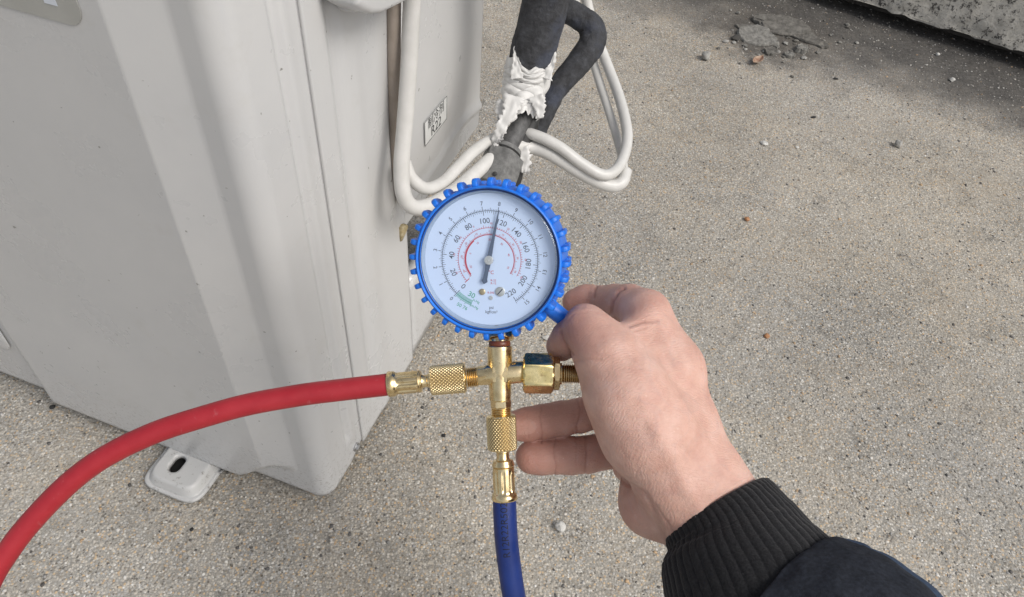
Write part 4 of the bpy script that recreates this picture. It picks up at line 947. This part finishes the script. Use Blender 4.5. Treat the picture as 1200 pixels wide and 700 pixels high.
def rock(name, c, r, seed, m, label, cat='stone', flat=1.0, stretch=1.0, rot=0, group=None, sub=3, tilt=0):
    bm = bmesh.new(); bmesh.ops.create_icosphere(bm, subdivisions=sub, radius=1)
    planes = [Vector(v).normalized() for v in np.random.default_rng(seed).normal(size=(9, 3))]
    for v in bm.verts:
        p = v.co.copy(); s = 1.0
        for pl in planes:
            d_ = p.dot(pl); s = min(s, .78 / d_ if d_ > .78 else 1.0)
        p *= s * (1 + .16 * nz(p.x * 2, p.y * 2, p.z * 2 + seed) + .05 * nz(p.x * 7, p.y * 7, p.z * 7 + seed)); v.co = (p.x * r * stretch, p.y * r, p.z * r * flat)
    me = bpy.data.meshes.new(name); bm.to_mesh(me); bm.free(); o = link(name, me, m); me.set_sharp_from_angle(angle=math.radians(32))
    o.rotation_euler = (tilt, 0, rot); zm = min((o.rotation_euler.to_matrix() @ v.co).z for v in me.vertices)
    o.location = (c[0], c[1], -zm - r * flat * .12); tag(o, label, cat, group); return o
def flake(c, r, th, seed, m, label, stretch=1.0, rot=0, tilt=0.0, lift=0.0):
    lift *= .5; tilt *= .6; th *= .75
    rg = np.random.default_rng(seed); n = 15; ang = np.sort(rg.uniform(0, 2 * math.pi, n)); rad = rg.uniform(.68, 1.1, n); V = []; Fc = []; rings = 7; seg = 60
    an = np.linspace(0, 2 * math.pi, seg, endpoint=False); rr = np.interp(an, np.r_[ang - 2 * math.pi, ang, ang + 2 * math.pi], np.r_[rad, rad, rad])
    cr, sr = math.cos(rot), math.sin(rot)
    def pt(x, y, z): z += tilt * y + lift; return (c[0] + x * cr - y * sr, c[1] + x * sr + y * cr, z)
    for j in range(rings + 2):
        f = [0.001, .25, .5, .7, .86, .96, 1.0, 1.03, .99][j]
        for k in range(seg):
            x, y = math.cos(an[k]) * rr[k] * r * stretch * f, math.sin(an[k]) * rr[k] * r * f
            z = th * (1 + .55 * nz(x * 60, y * 60, seed) + .3 * nz(x * 200, y * 200, seed)) if j < 6 else th * (.75, .3, -.3)[j - 6]
            V.append(pt(x, y, z))
    Fc = [(j * seg + k, (j + 1) * seg + k, (j + 1) * seg + (k + 1) % seg, j * seg + (k + 1) % seg) for j in range(rings + 1) for k in range(seg)]
    o = mesh('concrete_flake', V, Fc, m, sharp=38); tag(o, label, 'concrete flake', 'broken concrete flakes'); return o
MST = m_simple('stone_grey', (.22, .215, .20), (.42, .41, .38), 120, .9, .7, .002); MST2 = m_simple('stone_pale', (.42, .41, .38), (.62, .61, .58), 150, .85, .6, .002)
MCONC = m_simple('flake_concrete', (.13, .125, .112), (.31, .30, .275), 150, .95, .9, .003)
MCONC2 = m_simple('dirty_flake', (.075, .07, .062), (.20, .19, .17), 70, .95, .9, .003)
CRUMB = ['tiny crumb among the broken concrete flakes'] * 60
def debris():
    for k in range(60):
        q = GP(RNG.normal(915, 42), RNG.normal(50, 16)); rock('pebble', q, float(RNG.uniform(.002, .0055)), 100 + k, [MCONC, MCONC2, MST][k % 3], CRUMB[k], group='crumbs among the flakes', flat=.6, stretch=float(RNG.uniform(1, 1.8)), rot=float(RNG.uniform(0, 3)), sub=2)
    rock('pebble', GP(826, 70), .010, 3, MST, 'rounded grey pebble lying left of the broken concrete flakes')
    rock('pebble', GP(1051, 172), .0075, 4, MST, 'small grey pebble alone on open ground below the dark dirt')
    rock('pebble', GP(656, 620), .0062, 5, MST2, 'pale chip of stone on the ground near the blue hose')
    rock('pebble', GP(1098, 65), .005, 6, MST2, 'tiny white chip lying in the dark dirt, farther back', flat=.7)
    rock('pebble', GP(1115, 95), .006, 7, MST2, 'small white chip at the edge of the dark dirt', flat=.7)
    rock('pebble', GP(895, 169), .007, 8, MST2, 'flat white chip on open ground below the broken flakes', flat=.35)
    rock('pebble', GP(934, 173), .0035, 9, MST2, 'very small white speck of stone right of the flat chip', flat=.4)
    rock('pebble', GP(979, 93), .0032, 14, mat('black_chip', (.02, .02, .02), .8), 'small black chip below the broken concrete flakes', flat=.5, stretch=1.6)
    rock('pebble', GP(953, 138), .0032, 15, bpy.data.materials['black_chip'], 'black curled scrap on open ground between flakes and chips', flat=.5, stretch=2.0, rot=.4)
    rock('pebble', GP(875, 258), .0045, 16, m_simple('stone_rust', (.30, .14, .06), (.42, .22, .11), 200, .8), 'rust coloured grain on open ground right of the gauge', flat=.7)
    rock('pebble', GP(898, 395), .0042, 17, bpy.data.materials['stone_rust'], 'rust brown grain on open ground right of the hand', flat=.7)
    rock('pebble', GP(520, 511), .0026, 18, bpy.data.materials['black_chip'], 'dark crumb on the ground left of the knurled nut', flat=.6)
    rock('pebble', GP(62, 478), .0034, 19, bpy.data.materials['black_chip'], 'dark crumb at the foot of the casing on the left', flat=.6)
    rock('pebble', GP(225, 621), .0022, 20, bpy.data.materials['black_chip'], 'dark crumb below the mounting foot and red hose', flat=.6)
    rock('pebble', GP(641, 397), .0050, 21, MST2, 'white chip seen between the blue boot and the thumb', flat=.5, stretch=1.3)
    rock('pebble', GP(256, 548), .005, 22, MST2, 'white crumb touching the mounting foot beside a screw', flat=.8)
    flake(GP(888, 46), .036, .008, 31, MCONC, 'largest pale flat flake of broken concrete', 1.35, -.45, .22, .006)
    flake(GP(918, 34), .040, .007, 32, MCONC2, 'long dirty flake of broken concrete behind the largest one', 1.7, -.5, .2, .012)
    flake(GP(940, 44), .024, .006, 33, MCONC2, 'thin dark flake at the right end of the broken pieces', 1.9, -.6, .15, .006)
    flake(GP(938, 60), .015, .012, 34, MCONC, 'small pale angular piece at the lower right of the flakes', 1.0, .3, .05, .0)
    flake(GP(903, 62), .013, .007, 41, MCONC2, 'dark crumbled piece between the leaf and the flakes', 1.5, .6, .05)
    flake(GP(900, 30), .020, .008, 42, MCONC2, 'dark flat piece at the rear edge of the flakes', 1.9, -.4, .1, .004)
    flake(GP(958, 52), .014, .006, 43, MCONC2, 'narrow dark sliver farthest right among the flakes', 2.2, -.7, .05)
    flake(GP(872, 34), .014, .006, 44, MCONC2, 'small dark piece behind the left end of the largest flake', 1.5, -.3, .08)
    flake(GP(924, 66), .012, .009, 35, MCONC, 'small rounded piece next to the pale angular piece', 1.0, .3, .05, .0)
    rock('concrete_flake', GP(862, 46), .009, 36, mat('dark_scrap', (.05, .047, .043), .9), 'little dark scrap at the left end of the flakes', 'concrete flake', .5, 1.5, .9, 'broken concrete flakes', 3, .1)
    # dried leaf
    c = GP(887, 74); V = []
    for i in range(15):
        for j in range(7):
            u = i / 14; e = (j / 6 - .5) * 2; w_ = .009 * math.sin(math.pi * min(1, u * 1.02 + .01)) ** .8
            x = (u - .5) * .042; y = e * w_; z = .004 + .006 * abs(e) * math.sin(math.pi * u) + .006 * (u - .5) ** 2 * 4 + .001 * nz(i * .6, j * .8)
            a = .95; V.append((c[0] + x * math.cos(a) - y * math.sin(a), c[1] + x * math.sin(a) + y * math.cos(a), z))
    Fc = [(i * 7 + j, (i + 1) * 7 + j, (i + 1) * 7 + j + 1, i * 7 + j + 1) for i in range(14) for j in range(6)]
    o = mesh('dried_leaf', V, Fc, m_simple('leaf_brown', (.20, .09, .05), (.46, .36, .27), 90, .8, .4, .001)); s_ = o.modifiers.new('solid', 'SOLIDIFY'); s_.thickness = .0006
    tag(o, 'curled reddish brown dried leaf in front of the concrete flakes', 'leaf')
debris()
bpy.context.view_layer.update()
